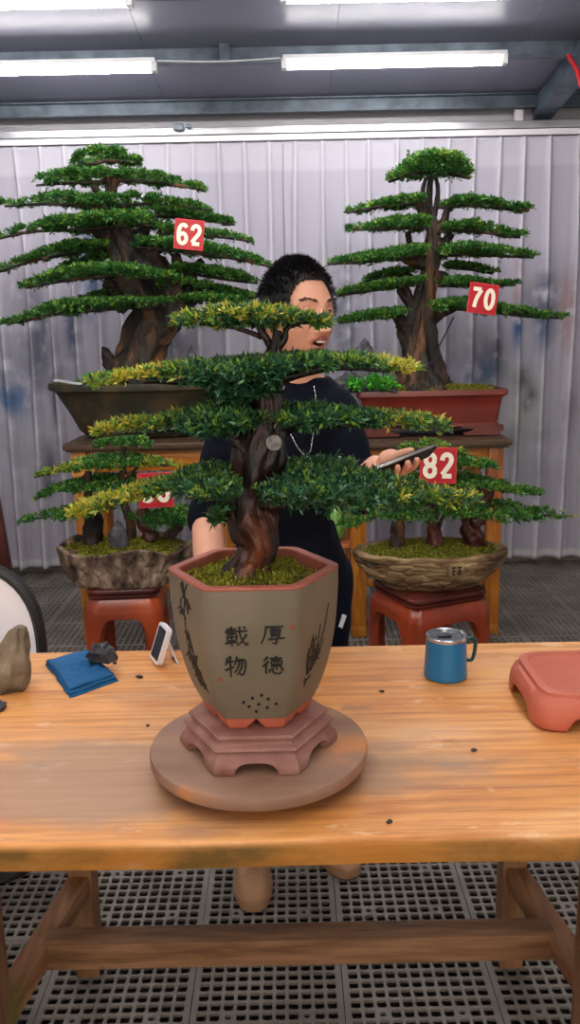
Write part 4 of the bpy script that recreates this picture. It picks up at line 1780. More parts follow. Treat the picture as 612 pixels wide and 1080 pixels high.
trunk(t70, [(444, 412, 32), (445, 402, 24), (444, 388, 19), (443, 370, 16), (443, 350, 14), (446, 330, 12), (449, 310, 10), (452, 290, 9), (455, 272, 9), (457, 252, 7), (456, 235, 5), (453, 218, 3.5), (453, 200, 3), (454, 186, 2.4)],
      DT, BARK_B, n=44, ridge=.24, lobes=6, seed=21, extra=(
    [(452, 385, 12, -.02), (463, 398, 9, -.03), (474, 408, 5, -.03)],
    [(436, 388, 11, -.02), (426, 400, 8, -.03), (415, 407, 4, -.03)],
    [(440, 375, 12), (430, 355, 9), (424, 340, 7), (416, 332, 4)],
    [(433, 360, 7), (434, 345, 5), (428, 334, 4)],
    [(446, 345, 8), (436, 325, 5), (428, 305, 4), (424, 298, 3)],
    [(444, 335, 6), (430, 318, 4), (420, 305, 3)],
    [(450, 300, 6), (466, 290, 4), (480, 300, 3)],
    [(452, 340, 7), (466, 330, 5), (480, 326, 3)],
    [(453, 280, 7), (440, 278, 5), (425, 274, 3)],
    [(458, 262, 7), (470, 255, 5), (476, 246, 4)],
    [(450, 262, 5), (434, 258, 3), (430, 244, 3)],
    [(455, 240, 5), (446, 225, 4), (440, 216, 2)],
    [(458, 245, 6), (468, 234, 4), (472, 220, 3)],
    [(451, 235, 3), (446, 205, 2.2), (449, 188, 1.8)],
    [(456, 235, 3), (462, 205, 2.2), (460, 188, 1.8)]))
PL70 = [
    ([(410, 191, 3), (424, 184, 9), (440, 178, 13), (455, 177, 14), (475, 180, 12), (496, 187, 4)], .26, 1150, 0),
    ([(366, 224, 2), (390, 219, 4), (420, 215, 6), (448, 213, 5)], .22, 520, 0),
    ([(462, 218, 4), (485, 215, 6), (510, 216, 5), (540, 220, 4), (558, 222, 2)], .24, 560, 0),
    ([(367, 242, 2), (395, 240, 6), (425, 238, 8), (450, 238, 7)], .26, 700, -.05),
    ([(462, 243, 5), (490, 241, 6), (520, 245, 5), (549, 250, 2)], .26, 560, -.03),
    ([(346, 278, 2), (375, 275, 6), (410, 271, 8), (446, 267, 8)], .30, 950, -.06),
    ([(460, 268, 8), (490, 266, 8), (530, 268, 6), (563, 271, 2)], .30, 850, 0),
    ([(384, 296, 3), (408, 290, 6), (436, 289, 6)], .2, 320, .15),
    ([(472, 280, 5), (495, 283, 4), (520, 288, 2)], .2, 260, .15),
    ([(357, 311, 2), (380, 306, 6), (410, 302, 7), (442, 298, 6)], .26, 620, -.03),
    ([(456, 300, 5), (480, 299, 7), (510, 300, 5), (544, 300, 2)], .26, 560, 0),
    ([(357, 340, 3), (390, 334, 7), (427, 331, 7)], .26, 620, 0),
    ([(449, 327, 8), (480, 323, 10), (520, 327, 8), (560, 332, 6), (594, 335, 2)], .32, 1150, 0),
]
for sp, dp, n_, dd_ in PL70:
    pad(t70, sp, DT, dp * .8, int(n_ * 1.35), light=.26, dD=dd_, **KB)
    if len(sp) > 2:
        branch(t70, [(q[0], q[1] + q[2] * .3) for q in sp], [1.0 + .8 * min(1, q[2] / 6) for q in sp], DT, BARK_B, n=5, sub=3, dDs=[dd_] * len(sp))
m = MB()
m.tube([P(479, 334, DT - .05), P(468, 356, DT - .08), P(452, 388, DT - .12)], .0035, 6)
m.build('guy_wire', BLACKIRON, t70)

# rock landscape on the red tray and its low green plants
rb = px_root(371, 410, DT - .12, SH + ph_ - .004)


def rock(name, c, size, mat, label, cat, seed, parent=None, n=28, taper=.5, lean=(0, 0), rough=.35, facets=1.0, group=None, flat=True, top=9):
    m = MB()

    def fn(v):
        k = 1 + rough * noise.noise(v * 1.4 + Vector((seed, 0, 0))) + rough * .5 * noise.noise(v * 3.3 + Vector((seed, 3, 0))) + rough * .28 * noise.noise(v * 8 + Vector((seed, 7, 0)))
        return k
    m.ball((0, 0, 0), 1, n, n // 2 + 4, fn=fn)
    pts = []
    for v in m.v:
        x, y, z = v
        z = min(max(z, -.72), top)
        t = (z + .72) / 1.72
        k = 1 - taper * t
        pts.append((c[0] + size[0] * x * k + lean[0] * t * size[2], c[1] + size[1] * y * k + lean[1] * t * size[2], c[2] + size[2] * t))
    m.v = pts
    o = m.build(name, mat, parent, 38 if flat else 60)
    if label:
        tag(o, label, cat, group)
    return o


rl = thing('viewing_rock', rb, 'jagged grey rock peak with bright green plants, on the left end of the red tray', 'rock')
kk = mpp(rb)
rock('peak', rb + Vector((12 * kk, 0, 0)), (22 * kk, .07, 52 * kk), ROCKG, None, None, 3, rl, taper=.45, rough=.38, n=34)
rock('boulder', rb + Vector((28 * kk, -.02, 0)), (15 * kk, .05, 27 * kk), ROCKG, None, None, 8, rl, taper=.3, rough=.6)
rock('boulder', rb + Vector((-3 * kk, -.03, 0)), (14 * kk, .05, 22 * kk), ROCKG, None, None, 13, rl, taper=.4, rough=.9)
rock('boulder', rb + Vector((40 * kk, -.03, 0)), (7 * kk, .04, 12 * kk), ROCKG, None, None, 17, rl, taper=.4, rough=.9)
for x_, z_ in ((2, 9), (22, 10), (34, 7)):
    bs = RNG.normal(0, 1, (60, 3)) * np.array([4 * kk, .02, 2.6 * kk]) + np.array(list(rb + Vector((x_ * kk, -.07, z_ * kk))))
    ax = RNG.normal(0, .5, (60, 3))
    ax[:, 2] += .8
    ax[:, 1] -= .4
    ax /= np.linalg.norm(ax, axis=1, keepdims=True)
    GPL = leaf_mat('bright plant', ['#2f9a3a', '#58c43e', '#7fd048', '#2a7f3a'], .5, .3) if x_ == 2 else GPL
    leaves_mesh('green_plant', bs, ax, 5, .028, .016, 1.0, [GPL], np.zeros(60), rl)

q = px_root(203, 404, DT - .06, SHL + hp * .93)
k2 = mpp(q)
rock('viewing_rock', q, (10 * k2, .04, 40 * k2), ROCKG, 'small dark rock peak in the dark flared pot, right of its thick trunk', 'rock', 71, taper=.6, rough=.4)
bs = RNG.normal(0, 1, (50, 3)) * np.array([.035, .03, .012]) + np.array(list(P(107, 400, DT - .14)))
ax = RNG.normal(0, .5, (50, 3))
ax[:, 2] += .9
ax /= np.linalg.norm(ax, axis=1, keepdims=True)
leaves_mesh('low_plant', bs, ax, 5, .03, .013, 1.0, [GPL], np.zeros(50), t62)

# ------------------------------------------------------------------ red lacquered stools
DST = 3.62


def stool(pxc, pytop, halfpx, rot, label):
    top = P(pxc, pytop, DST)
    k = mpp(top)
    h = top.z
    c = (top.x, DST, 0)
    t = thing('stool', c, label, 'stool')
    Rb = halfpx * k

    def prof(v):
        z = v * (h - .035)
        r = Rb * (1.0 + .07 * math.sin(v * PI * .9) - .03 * v)
        if v > .84:
            q = (v - .84) / .16
            r *= 1 - .12 * q * q
        return r * 1.18, z
    ar = Arch(.2, .8, .80, 6)
    cols = skirt(4, prof, ar, per=26, corner=.16, rot=R(rot))
    vsplit = .62
    # apron ring (all columns), legs under it
    vs, fs = wall_mesh(cols, prof, c, lambda a, s: max(a, vsplit), 1.0, 12, True, .035)
    m = MB()
    m.add(vs, fs)
    m.build('apron', REDWOOD, t, 45)
    nper = len(cols) // 4
    for i in range(4):
        sel = []
        for j in range(-nper // 2, nper // 2):
            q = cols[(i * nper + j) % len(cols)]
            if q[3] < vsplit:
                sel.append(q)
        vs, fs = wall_mesh(sel, prof, c, lambda a, s: a, vsplit, 12, False, .035)
        m = MB()
        m.add(vs, fs)
        m.build('leg', REDWOOD, t, 45)
    m = MB()
    rt = Matrix.Rotation(R(rot), 3, 'Z')
    r0 = Rb * .80
    m0 = len(m.v)
    rstack(m, [(r0 * .9, r0 * .9, h - .045), (r0 * .97, r0 * .97, h - .04), (r0 * 1.0, r0 * 1.0, h - .03), (r0 * .93, r0 * .93, h - .022), (r0 * 1.0, r0 * 1.0, h - .014), (r0 * 1.0, r0 * 1.0, h - .004), (r0 * .98, r0 * .98, h)], (0, 0, 0), .05, 6)
    m.v = [tuple(rt @ Vector(v) + Vector((c[0], c[1], 0))) for v in m.v]
    m.build('seat', DARKRED, t, 35)
    return t, h


_, hs82 = stool(452, 616, 58, 23, 'red lacquered curved-leg stool under the oval stone pot on the right')
_, hs58 = stool(133, 612, 46, 3, 'red lacquered curved-leg stool under the bark-textured pot on the left')


# ------------------------------------------------------------------ small group plantings in stone pots
def stone_pot(parent, c, rx, ry, h, mat, kind, seed):
    m = MB()
    n, K = 260, 44
    pts = []
    for i in range(K):
        v = i / (K - 1)
        for j in range(n):
            a = 2 * PI * j / n
            ca, sa = math.cos(a), math.sin(a)
            if kind == 'bark':
                lob = 1 + .05 * math.sin(5 * a + seed) + .03 * noise.noise(Vector((ca * 3, sa * 3, seed)))
                base = .80 + .2 * v ** .8
                q_ = Vector((ca * 5.5 + .25 * noise.noise(Vector((ca * 6, sa * 6, v * 4))), sa * 5.5, v * 1.7 + seed))
                dd_, _ = noise.voronoi(q_)
                e = min(1, (dd_[1] - dd_[0]) * 3.2)
                k = lob * base - .055 * (1 - e) * (1 - v ** 8) + .02 * noise.noise(Vector((ca * 16, sa * 16, v * 6)))
                zt = h * v * (1 + .10 * math.sin(5 * a + seed + 1) * v + .05 * noise.noise(Vector((ca * 4, sa * 4, 9))) * v)
            else:
                lob = 1 + .025 * math.sin(4 * a + seed) + .02 * noise.noise(Vector((ca * 3, sa * 3, seed)))
                base = .60 + .40 * (math.sin(v * PI / 2)) ** .85
                q_ = Vector((ca * 2.6, sa * 2.6, v * 4.6 + .9 * noise.noise(Vector((ca * 2.2, sa * 2.2, seed)))))
                dd_, _ = noise.voronoi(q_)
                e = min(1, (dd_[1] - dd_[0]) * 4)
                k = lob * base - .045 * (1 - e) * (1 - v ** 8) + .018 * noise.noise(Vector((ca * 8, sa * 8, v * 14)))
                zt = h * v * (1 + .05 * noise.noise(Vector((ca * 3, sa * 3, 4))) * v)
            pts.append((c[0] + rx * k * ca, c[1] + ry * k * sa, c[2] + zt))
    top = pts[-n:]
    for f, dz in ((.97, .008), (.93, .006), (.90, -.012), (.6, -.02)):
        for p in top:
            pts.append((c[0] + (p[0] - c[0]) * f, c[1] + (p[1] - c[1]) * f, p[2] + dz))
    m.grid(pts, K + 4, n, wrap=True)
    m.f += [tuple(range(n)), tuple((K + 3) * n + i for i in range(n))]
    m.mi += [0, 0]
    return m.build('pot', mat, parent, 70)


# right one
p82 = px_root(453, 600, DST, hs82)
t82 = thing('potted_bonsai', p82, 'low three-trunk bonsai group in an oval layered brown stone pot on a stool', 'bonsai')
t82['trunk_x'] = P(455, 540, DST).x
kk = mpp(P(453, 590, DST))
h82 = P(453, 579, DST).z - hs82
pt82 = stone_pot(t82, p82, 80 * kk, .195, h82, ROCK_POT2, 'layer', 2.0)
# carved seal plaque on the pot
q = P(481, 601, DST - .19)
m = MB()
m.box(q, (.066, .03, .056), Matrix.Rotation(R(12), 3, 'Z'), bev=.004)
m.build('carved_plaque', ROCK_POT2, pt82, 40)
m = MB()
for (a, b) in (((-.022, .014), (-.004, .014)), ((-.013, .018), (-.013, -.016)), ((-.021, 0), (-.005, 0)), ((.003, .014), (.022, .014)), ((.012, .018), (.012, -.016)), ((.004, -.002), (.021, -.002)), ((.004, -.014), (.021, -.014)), ((-.021, -.012), (-.006, -.016))):
    m.bar(q + Vector((a[0], -.0165 + .21 * a[0], a[1])), q + Vector((b[0], -.0165 + .21 * b[0], b[1])), .0045, .004, .0005)
m.build('carved_marks', BARK_N, pt82)
moss_surface(t82, (p82.x, p82.y, hs82 + h82 - .012), 73 * kk, .172, .028, n=60, tufts=2600, tl=.013, scale=2)
trunk(t82, [(419, 582, 10), (420, 566, 7), (420, 552, 6.5), (422, 540, 5), (424, 528, 3)], DST, BARK_B, n=24, seed=4, extra=([(421, 550, 4), (430, 540, 3), (440, 532, 2)],))
trunk(t82, [(460, 578, 11), (459, 565, 7), (456, 550, 6), (460, 538, 6), (464, 525, 4), (466, 512, 3)], DST, BARK_R, n=24, seed=5, extra=([(462, 560, 2.5), (466, 548, 2), (474, 540, 1.5)],))
trunk(t82, [(502, 576, 10), (500, 566, 11), (497, 554, 10), (496, 543, 7), (503, 532, 7), (510, 524, 5), (500, 508, 4)], DST, BARK_R, n=28, seed=6, ridge=.3, extra=([(504, 534, 5), (514, 526, 4), (520, 516, 3)], [(498, 552, 7, -.03), (506, 548, 6, -.03), (508, 540, 4, 0)]))
KM = dict(k=5, length=.0205, width=.0078, mats=[LEAF_B, LEAF_B2, LEAF_Y], spread=1.0)
for sp, dp, n_, dd_, yl in (
        ([(424, 474, 3), (450, 471, 6), (475, 474, 5), (492, 479, 2)], .12, 350, .02, [(424, 492, .25)]),
        ([(398, 492, 4), (440, 489, 7), (480, 487, 8), (528, 493, 2)], .16, 800, .02, ()),
        ([(385, 508, 5), (430, 511, 8), (470, 510, 9), (505, 510, 8), (540, 516, 6), (571, 521, 2)], .18, 1350, .0, [(385, 420, .3)]),
        ([(357, 552, 3), (385, 546, 7), (415, 540, 8), (450, 538, 9), (490, 537, 9), (530, 539, 8), (570, 542, 6), (604, 544, 2)], .20, 1900, 0, [(590, 610, .5)])):
    pad(t82, sp, DST, dp, n_, light=.25, dD=dd_, yellow=yl, **KM)
    branch(t82, [(q_[0], q_[1] + q_[2] * .3) for q_ in sp], [1.0 + .8 * min(1, q_[2] / 6) for q_ in sp], DST, BARK_B, n=5, sub=3, dDs=[dd_] * len(sp))
branch(t82, [(464, 525), (462, 508), (458, 492), (452, 476)], [3.5, 3, 2.5, 2], DST, BARK_B, n=6)

# left one
p58 = px_root(133, 600, DST, hs58)
t58 = thing('potted_bonsai', p58, 'small bonsai group with a dark upright stone in a bark-textured stone pot', 'bonsai')
t58['trunk_x'] = P(125, 540, DST).x
kk = mpp(P(133, 590, DST))
h58 = P(133, 575, DST).z - hs58
stone_pot(t58, p58, 74 * kk, .18, h58, ROCK_POT, 'bark', 1.0)
moss_surface(t58, (p58.x, p58.y, hs58 + h58 - .015), 67 * kk, .158, .030, n=60, tufts=2600, tl=.013, scale=2)
trunk(t58, [(98, 576, 12), (98, 563, 10), (98, 548, 9), (96, 530, 6), (93, 512, 5), (93, 497, 3)], DST, BARK_B, n=26, seed=7, extra=([(97, 540, 5), (106, 530, 3), (114, 520, 2)],))
trunk(t58, [(137, 572, 7), (138, 555, 5), (132, 535, 4), (126, 515, 3.5), (130, 500, 3.5), (128, 486, 3), (131, 472, 3)], DST + .04, BARK_B, n=20, seed=8, extra=([(130, 505, 2.5), (140, 498, 2), (146, 490, 1.5)],))
trunk(t58, [(160, 568, 8), (158, 560, 8), (152, 552, 7), (150, 542, 5), (154, 530, 4)], DST - .03, BARK_R, n=24, seed=9)
trunk(t58, [(178, 566, 6), (186, 556, 6), (192, 546, 4), (196, 538, 3)], DST, BARK_B, n=20, seed=10, extra=([(184, 558, 4), (182, 548, 3), (186, 540, 2)], [(190, 550, 3), (184, 545, 2), (180, 540, 1)]))
for sp, dp, n_, dd_, yl in (
        ([(101, 471, 3), (115, 467, 6), (137, 465, 7), (156, 470, 3)], .12, 420, .04, ()),
        ([(36, 503, 1.5), (60, 496, 4), (90, 490, 7), (120, 488, 7), (150, 487, 6), (170, 489, 4), (190, 491, 2)], .17, 1150, .02, [(30, 90, .45), (150, 192, .55)]),
        ([(36, 527, 1), (60, 516, 5), (85, 512, 7), (115, 512, 8), (145, 510, 7), (167, 508, 4)], .17, 1050, 0, ()),
        ([(24, 549, 1.5), (50, 544, 4), (75, 541, 6), (100, 537, 7), (120, 530, 6)], .16, 800, -.03, ()),
        ([(135, 546, 4), (155, 546, 6), (180, 545, 9), (206, 545, 8)], .14, 700, 0, ())):
    pad(t58, sp, DST, dp, n_, light=.2, dD=dd_, yellow=yl, **KM)
    branch(t58, [(q_[0], q_[1] + q_[2] * .3) for q_ in sp], [.8 + .7 * min(1, q_[2] / 6) for q_ in sp], DST, BARK_B, n=5, sub=3, dDs=[dd_] * len(sp))
q = px_root(125, 568, DST - .07, hs58 + h58 - .004)
rock('upright_stone', q, (12 * kk, .04, 30 * kk), ROCKG, 'dark upright stone standing in the moss of the bark-textured pot', 'rock', 31, taper=.42, rough=.22)


# ------------------------------------------------------------------ red number cards
def card(px, py, D, s, size, tilt, yaw, label):
    c = P(px, py, D)
    k = mpp(c)
    w = size * k
    rotm = Matrix.Rotation(R(yaw), 3, 'Z') @ Matrix.Rotation(R(tilt + 1.2), 3, 'Y') @ Matrix.Rotation(R(-4), 3, 'X')
    t = thing('number_card', c, label, 'number card')
    m = MB()
    m.box(c, (w, .003, w), rotm, bev=.0008)
    m.build('card', TAGEDGE, t)
    m = MB()
    m.box(c + rotm @ Vector((0, -.0018, 0)), (w * .94, .0012, w * .94), rotm, bev=.0003)
    m.build('red_face', TAGRED, t)
    DG = {
        '6': [[(.45, .78), (.38, .87), (.26, .88), (.15, .75), (.12, .5), (.14, .25), (.22, .13), (.34, .12), (.44, .22), (.45, .38), (.38, .5), (.28, .53), (.16, .45)]],
        '2': [[(.12, .68), (.15, .81), (.25, .88), (.37, .86), (.44, .74), (.41, .58), (.29, .40), (.13, .18)], [(.13, .13), (.46, .13)]],
        '7': [[(.1, .87), (.46, .87)], [(.46, .85), (.34, .6), (.26, .35), (.23, .1)]],
        '0': [[(.28 + .165 * math.cos(a), .5 + .38 * math.sin(a)) for a in [2 * PI * q / 12 for q in range(13)]]],
        '5': [[(.44, .87), (.17, .87)], [(.17, .87), (.14, .54)], [(.14, .54), (.27, .60), (.40, .55), (.45, .38), (.41, .20), (.28, .12), (.11, .17)]],
        '8': [[(.28 + .155 * math.cos(a), .70 + .18 * math.sin(a)) for a in [2 * PI * q / 12 for q in range(13)]],
              [(.28 + .17 * math.cos(a), .31 + .19 * math.sin(a)) for a in [2 * PI * q / 12 for q in range(13)]]],
    }
    for di, ch_ in enumerate(s):
        m = MB()
        hh_ = w * .78
        for st in DG[ch_]:
            q3 = [Vector(((x - .28) * hh_ + (di - .5) * hh_ * .58, 0, (y - .5) * hh_)) for x, y in st]
            m.tube(q3, hh_ * .088, 10, sub=4)
        m.v = [tuple(c + rotm @ Vector((v[0], -.0026 + v[1] * .08, v[2]))) for v in m.v]
        m.build('digit', TAGWHITE, t, 60)
    m = MB()
    m.tube([c + rotm @ Vector((0, .002, w * .3)), c + rotm @ Vector((.01, .03, w * .25)), c + rotm @ Vector((0, .07, w * .1))], .002, 5, sub=3)
    m.build('clip_wire', BLACKIRON, t)
    return t


card(199.5, 247.5, DT - .36, '62', 31, 5, 4, 'square red card with the number 62, on the many-tiered tree at rear left')
card(509.5, 315, DT - .34, '70', 31.5, 7, 4, 'square red card with the number 70, on the tree in the red tray')
card(164, 517, DST - .22, '58', 37, -3, -2, 'square red card with the number half hidden by the near bonsai, on the left group')
card(462.5, 491, DST - .24, '82', 38.5, .5, 0, 'square red card with the number 82, beside the phone')

# ------------------------------------------------------------------ things on the work table
# blue mug
mp_ = PH(470, 713, TH)
k_ = mpp(mp_)
mg = thing('mug', (mp_.x, mp_.y, TH), 'blue insulated mug with steel rim and clear lid on the table, right of the pot', 'mug')
mr0, mr1, mh = .0475, .0435, .094
b = Vector((mp_.x, mp_.y, TH + .001))
m = MB()
m.lathe([(0, 0), (mr0 - .004, 0), (mr0 - .001, .002), (mr0, .006), (mr0 - .001, .012), (mr1, mh - .006), (mr1, mh - .004), (mr1 - .004, mh - .004), (mr1 - .006, .02), (0, .018)], b, 64, close=False)
m.build('body', MUGBLUE, mg, 40)
m = MB()
m.lathe([(mr1 - .004, mh - .006), (mr1 + .0006, mh - .006), (mr1 + .0008, mh), (mr1 - .001, mh + .002), (mr1 - .004, mh), (mr1 - .004, mh - .006)], b, 64, close=False)
m.build('steel_rim', STEELB, mg, 40)
m = MB()
m.lathe([(0, mh - .008), (mr1 - .0045, mh - .008), (mr1 - .0045, mh - .001), (mr1 - .008, mh + .0005), (mr1 - .012, mh - .004), (0, mh - .004)], b, 64, close=False)
lid = m.build('lid', LIDM, mg, 40)
m = MB()
m.box(b + Vector((-.004, 0, mh - .0015)), (.03, .014, .005), bev=.002)
m.lathe([(0, 0), (.010, 0), (.010, .003), (.007, .004), (0, .004)], b + Vector((-.002, .001, mh - .002)), 24, close=False)
m.build('lid_slider', CHAIRB, lid, 40)
m = MB()
hpts = [(mr1 - .001, mh - .014), (mr1 + .012, mh - .010), (mr1 + .021, mh - .013), (mr1 + .0235, mh - .025), (mr1 + .0215, mh - .045), (mr1 + .018, mh - .058), (mr1 + .012, mh - .062), (mr1 + .002, mh - .060)]
rz = R(8)
m.tube([b + Vector((x * math.cos(rz), x * math.sin(rz), z)) for x, z in hpts], .0042, 10, sub=5)
m.build('handle', MUGDARK, mg, 60)

# upturned clay tray stand on the right
a0 = PH(549, 757, TH)
cx_, cy_ = a0.x + .176, 1.60
W2, D2, H2 = .165, .125, .07
ct = thing('clay_pot_stand', (cx_, cy_, TH), 'smooth pink terracotta stand with a sunken top panel, cut by the right edge', 'pot stand')
m = MB()
n_ = 96
pts = []


def outline(w, d, r, n=96):
    out = []
    per = 2 * (2 * w - 2 * r) + 2 * (2 * d - 2 * r) + 2 * PI * r
    ring = []
    segs = [((w - r, -d + r), (w - r, d - r), 'x+'), ]
    for i in range(n):
        a = 2 * PI * i / n
        ca, sa = math.cos(a), math.sin(a)
        p = 6.5
        k = (abs(ca) ** p + abs(sa) ** p) ** (-1 / p)
        out.append((w * k * ca, d * k * sa))
    return out


def arch_h(x, y, w, d):
    h = 0
    if abs(x) < w * .62 and abs(y) > d * .5:
        h = max(h, .030 * max(0, 1 - abs(x / (w * .62)) ** 5) ** (1 / 3))
    if abs(y) < d * .5 and abs(x) > w * .5:
        h = max(h, .028 * max(0, 1 - abs(y / (d * .5)) ** 5) ** (1 / 3))
    return h


lv = [(.97, .0, 1), (1.0, .10, 1), (1.0, .35, 1), (.985, .6, 1), (.95, .80, 1), (.90, .90, 0), (.895, .93, 0), (.895, 1.0, 0), (.885, 1.02, 0), (.80, 1.02, 0), (.79, .985, 0), (.78, .975, 0), (.3, .975, 0)]
for f, z, ar_ in lv:
    for x, y in outline(W2 * f, D2 * (f if f > .88 else f - .02), .03):
        zz = z * H2
        if ar_:
            h0 = arch_h(x, y, W2, D2)
            zz = h0 + (H2 - h0) * z
        pts.append((cx_ + x, cy_ + y, TH + .001 + zz))
m.grid(pts, len(lv), 96, wrap=True)
m.f.append(tuple((len(lv) - 1) * 96 + i for i in range(96)))
m.mi.append(0)
o_ = m.build('shell', CLAY_PINK, ct, 40)
so = o_.modifiers.new('s', 'SOLIDIFY')
so.thickness = .007
so.offset = -1

# folded blue cloth
cl = thing('folded_cloth', PH(86, 712, TH), 'folded bright blue cloth on the table, left of the hexagonal pot', 'cloth')
c4 = [PH(47, 700, TH), PH(74, 737, TH), PH(126, 718, TH), PH(96, 688, TH)]
for layer in range(3):
    m = MB()
    n_ = 26
    pts = []
    for i in range(n_):
        for j in range(n_):
            u, v = i / (n_ - 1), j / (n_ - 1)
            sh = .06 * layer
            uu, vv = u * (1 - sh) + sh * .3, v * (1 - sh) + sh * .5
            p = c4[0].lerp(c4[3], uu).lerp(c4[1].lerp(c4[2], uu), vv)
            e = min(u, 1 - u, v, 1 - v) * 8
            e = min(1, e)
            z = TH + .0015 + layer * .0065 + .0045 * e ** .5 + .0035 * noise.noise(Vector((p.x * 30, p.y * 30, layer)))
            if layer == 2:
                d1 = (p - c4[1].lerp(c4[2], .55).lerp(c4[0].lerp(c4[3], .6), .45)).length
                z += .012 * math.exp(-(d1 / .024) ** 2) + .006 * math.sin(d1 * 260) * math.exp(-(d1 / .045) ** 2)
            w = .004 * noise.noise(Vector((u * 4, v * 4, layer * 3)))
            pts.append((p.x + w, p.y + w, z))
    m.grid(pts, n_, n_)
    o_ = m.build('cloth_fold', CLOTHB, cl, 180)
    so = o_.modifiers.new('s', 'SOLIDIFY')
    so.thickness = .005
    so.offset = -1
q = PH(108, 696, TH + .028)
rock('rock', (q.x, q.y, TH + .026), (.036, .026, .040), ROCKD, 'angular black rock sitting on the folded blue cloth', 'rock', 44, taper=.25, rough=.5, n=12)
# brown grey stone at the left edge
q = PH(4, 727, TH)
rk = rock('stone', (q.x, q.y + .01, TH - .001), (.056, .05, .150), ROCKB, None, None, 58, taper=.58, lean=(.30, 0), rough=.26, n=34, top=.88)
tag(rk, 'tall lumpy brown-grey stone on the table at the left edge', 'rock')
q = PH(-1, 749, TH)
rock('slate_chip', (q.x, q.y, TH), (.016, .022, .022), ROCKG, 'small dark slate chip at the left edge, in front of the brown-grey stone', 'rock', 61, taper=.3, rough=.5, n=10)

# white framed gadget on its kickstand
g0 = PH(161, 703, TH)
gd = thing('desk_gadget', (g0.x, g0.y, TH), 'small white framed screen leaning on its kickstand, left of the hexagonal pot', 'gadget')
yaw = R(-66)
rm = Matrix.Rotation(yaw, 3, 'Z') @ Matrix.Rotation(R(-20), 3, 'X')
gc = Vector((g0.x + .004, g0.y + .016, TH + .004))


def gp(x, y, z):
    return gc + rm @ Vector((x, y, z))


m = MB()
rr_ = rrect(.033, .044, .009, 5)
mt = Matrix.Translation(gc) @ rm.to_4x4() @ Matrix.Translation((0, 0, .046)) @ Matrix.Rotation(PI / 2, 4, 'X')
m.prism(rr_, .012, mt @ Matrix.Translation((0, 0, -.006)))
m.build('frame', WHITEP, gd, 40)
m = MB()
m.prism(rrect(.027, .037, .005, 4), .0008, mt @ Matrix.Translation((0, 0, .006)))
m.build('screen', SCREEN, gd, 40)
m = MB()
m.tube([gp(-.022, .006, .062), gp(-.022, .050, .0) * 1], .0028, 8)
m.tube([gp(.022, .006, .062), gp(.022, .050, .0) * 1], .0028, 8)
m.tube([gp(-.022, .050, .0), gp(.022, .050, .0)], .0028, 8)
for i, v in enumerate(m.v):
    if v[2] < TH + .003:
        m.v[i] = (v[0], v[1], TH + .001 + max(0, v[2] - TH) * .3)
m.build('kickstand', WHITEP, gd, 60)

# ------------------------------------------------------------------ chair behind the table at the left edge
DC = 2.06
cb = P(2, 640, DC)
hcr = P(20, 597, DC).z
xr_ = P(38.5, 625, DC).x
ch = thing('chair', (xr_ - .25, DC + .25, 0), 'chair with a scuffed white back in a black rim, left edge behind table', 'chair')
out = []
bw = .25
ccx = xr_ - bw
for i in range(64):
    a = 2 * PI * i / 64
    ca, sa = math.cos(a), math.sin(a)
    p = 2.7
    k = (abs(ca) ** p + abs(sa) ** p) ** (-1 / p)
    x = bw * k * ca
    z = .27 * k * sa
    if z > 0:
        z *= 1 - .16 * min(1, max(0, (-x + .12) / .4))
    out.append((x * (1 - .25 * max(0, -z / .27)), z))
cz = hcr - .262
mt = Matrix.Translation((ccx, DC + .03, cz)) @ Matrix.Rotation(R(-7), 4, 'X') @ Matrix.Rotation(PI / 2, 4, 'X')
m = MB()
n_ = len(out)
pts = []
for f, z in ((.90, -.004), (.92, .012), (.96, .02), (1.0, .014), (1.0, -.02), (.96, -.03), (.90, -.03)):
    pts += [mt @ Vector((x * f, y * f, z)) for x, y in out]
m.grid(pts, 7, n_, wrap=True)
m.build('back_rim', CHAIRB, ch, 50)
m = MB()
m.prism([(x * .925, y * .925) for x, y in out], .02, mt @ Matrix.Translation((0, 0, -.014)))
m.build('back_panel', CHAIRW, ch, 40)
m = MB()
m.prism(rrect(.22, .21, .06), .04, Matrix.Translation((ccx, DC + .27, .42)))
m.build('seat', CHAIRB, ch, 40)
m = MB()
m.lathe([(0, 0), (.15, 0), (.155, .008), (.15, .016), (.05, .03), (.026, .05), (.024, .40), (.06, .42), (0, .42)], (ccx - .03, DC + .27, 0), 40, close=False)
m.build('pedestal', CHAIRB, ch, 50)
m = MB()
m.tube([(ccx, DC + .12, .43), (ccx, DC + .07, .55), (ccx, DC + .055, cz - .1)], .016, 10, sub=4)
m.build('back_post', CHAIRB, ch, 60)

# ------------------------------------------------------------------ round stool with a green glass vase behind the man
DR = 4.4
sr = P(362, 569, DR)
rs_ = thing('round_stool', (sr.x, DR, 0), 'stool with a round orange seat and thin metal legs, behind the man', 'stool')
m = MB()
R0 = .105
m.lathe([(0, -.03), (R0 * .9, -.03), (R0, -.02), (R0, -.006), (R0 * .96, 0), (0, .001)], sr, 40, close=False)
m.build('seat', ORANGE, rs_, 40)
for i in range(4):
    a = PI / 4 + PI / 2 * i
    m = MB()
    m.tube([sr + Vector((.06 * math.cos(a), .06 * math.sin(a), -.03)), (sr.x + .10 * math.cos(a), sr.y + .10 * math.sin(a), 0)], .008, 8)
    m.build('leg', STEELB, rs_, 60)
k_ = mpp(sr)
gv = Vector((P(354, 560, DR).x, DR, sr.z + .0015))
m = MB()
m.lathe([(0, 0), (.035, 0), (.048, .02), (.055, .06), (.055, .11), (.045, .16), (.028, .19), (.022, .21), (.026, .225), (.022, .225), (.018, .21), (.0, .2)], gv, 32, close=False)
tag(m.build('vase', GGLASS, smooth=60), 'green glass vase on the round orange stool, beside the man', 'vase')

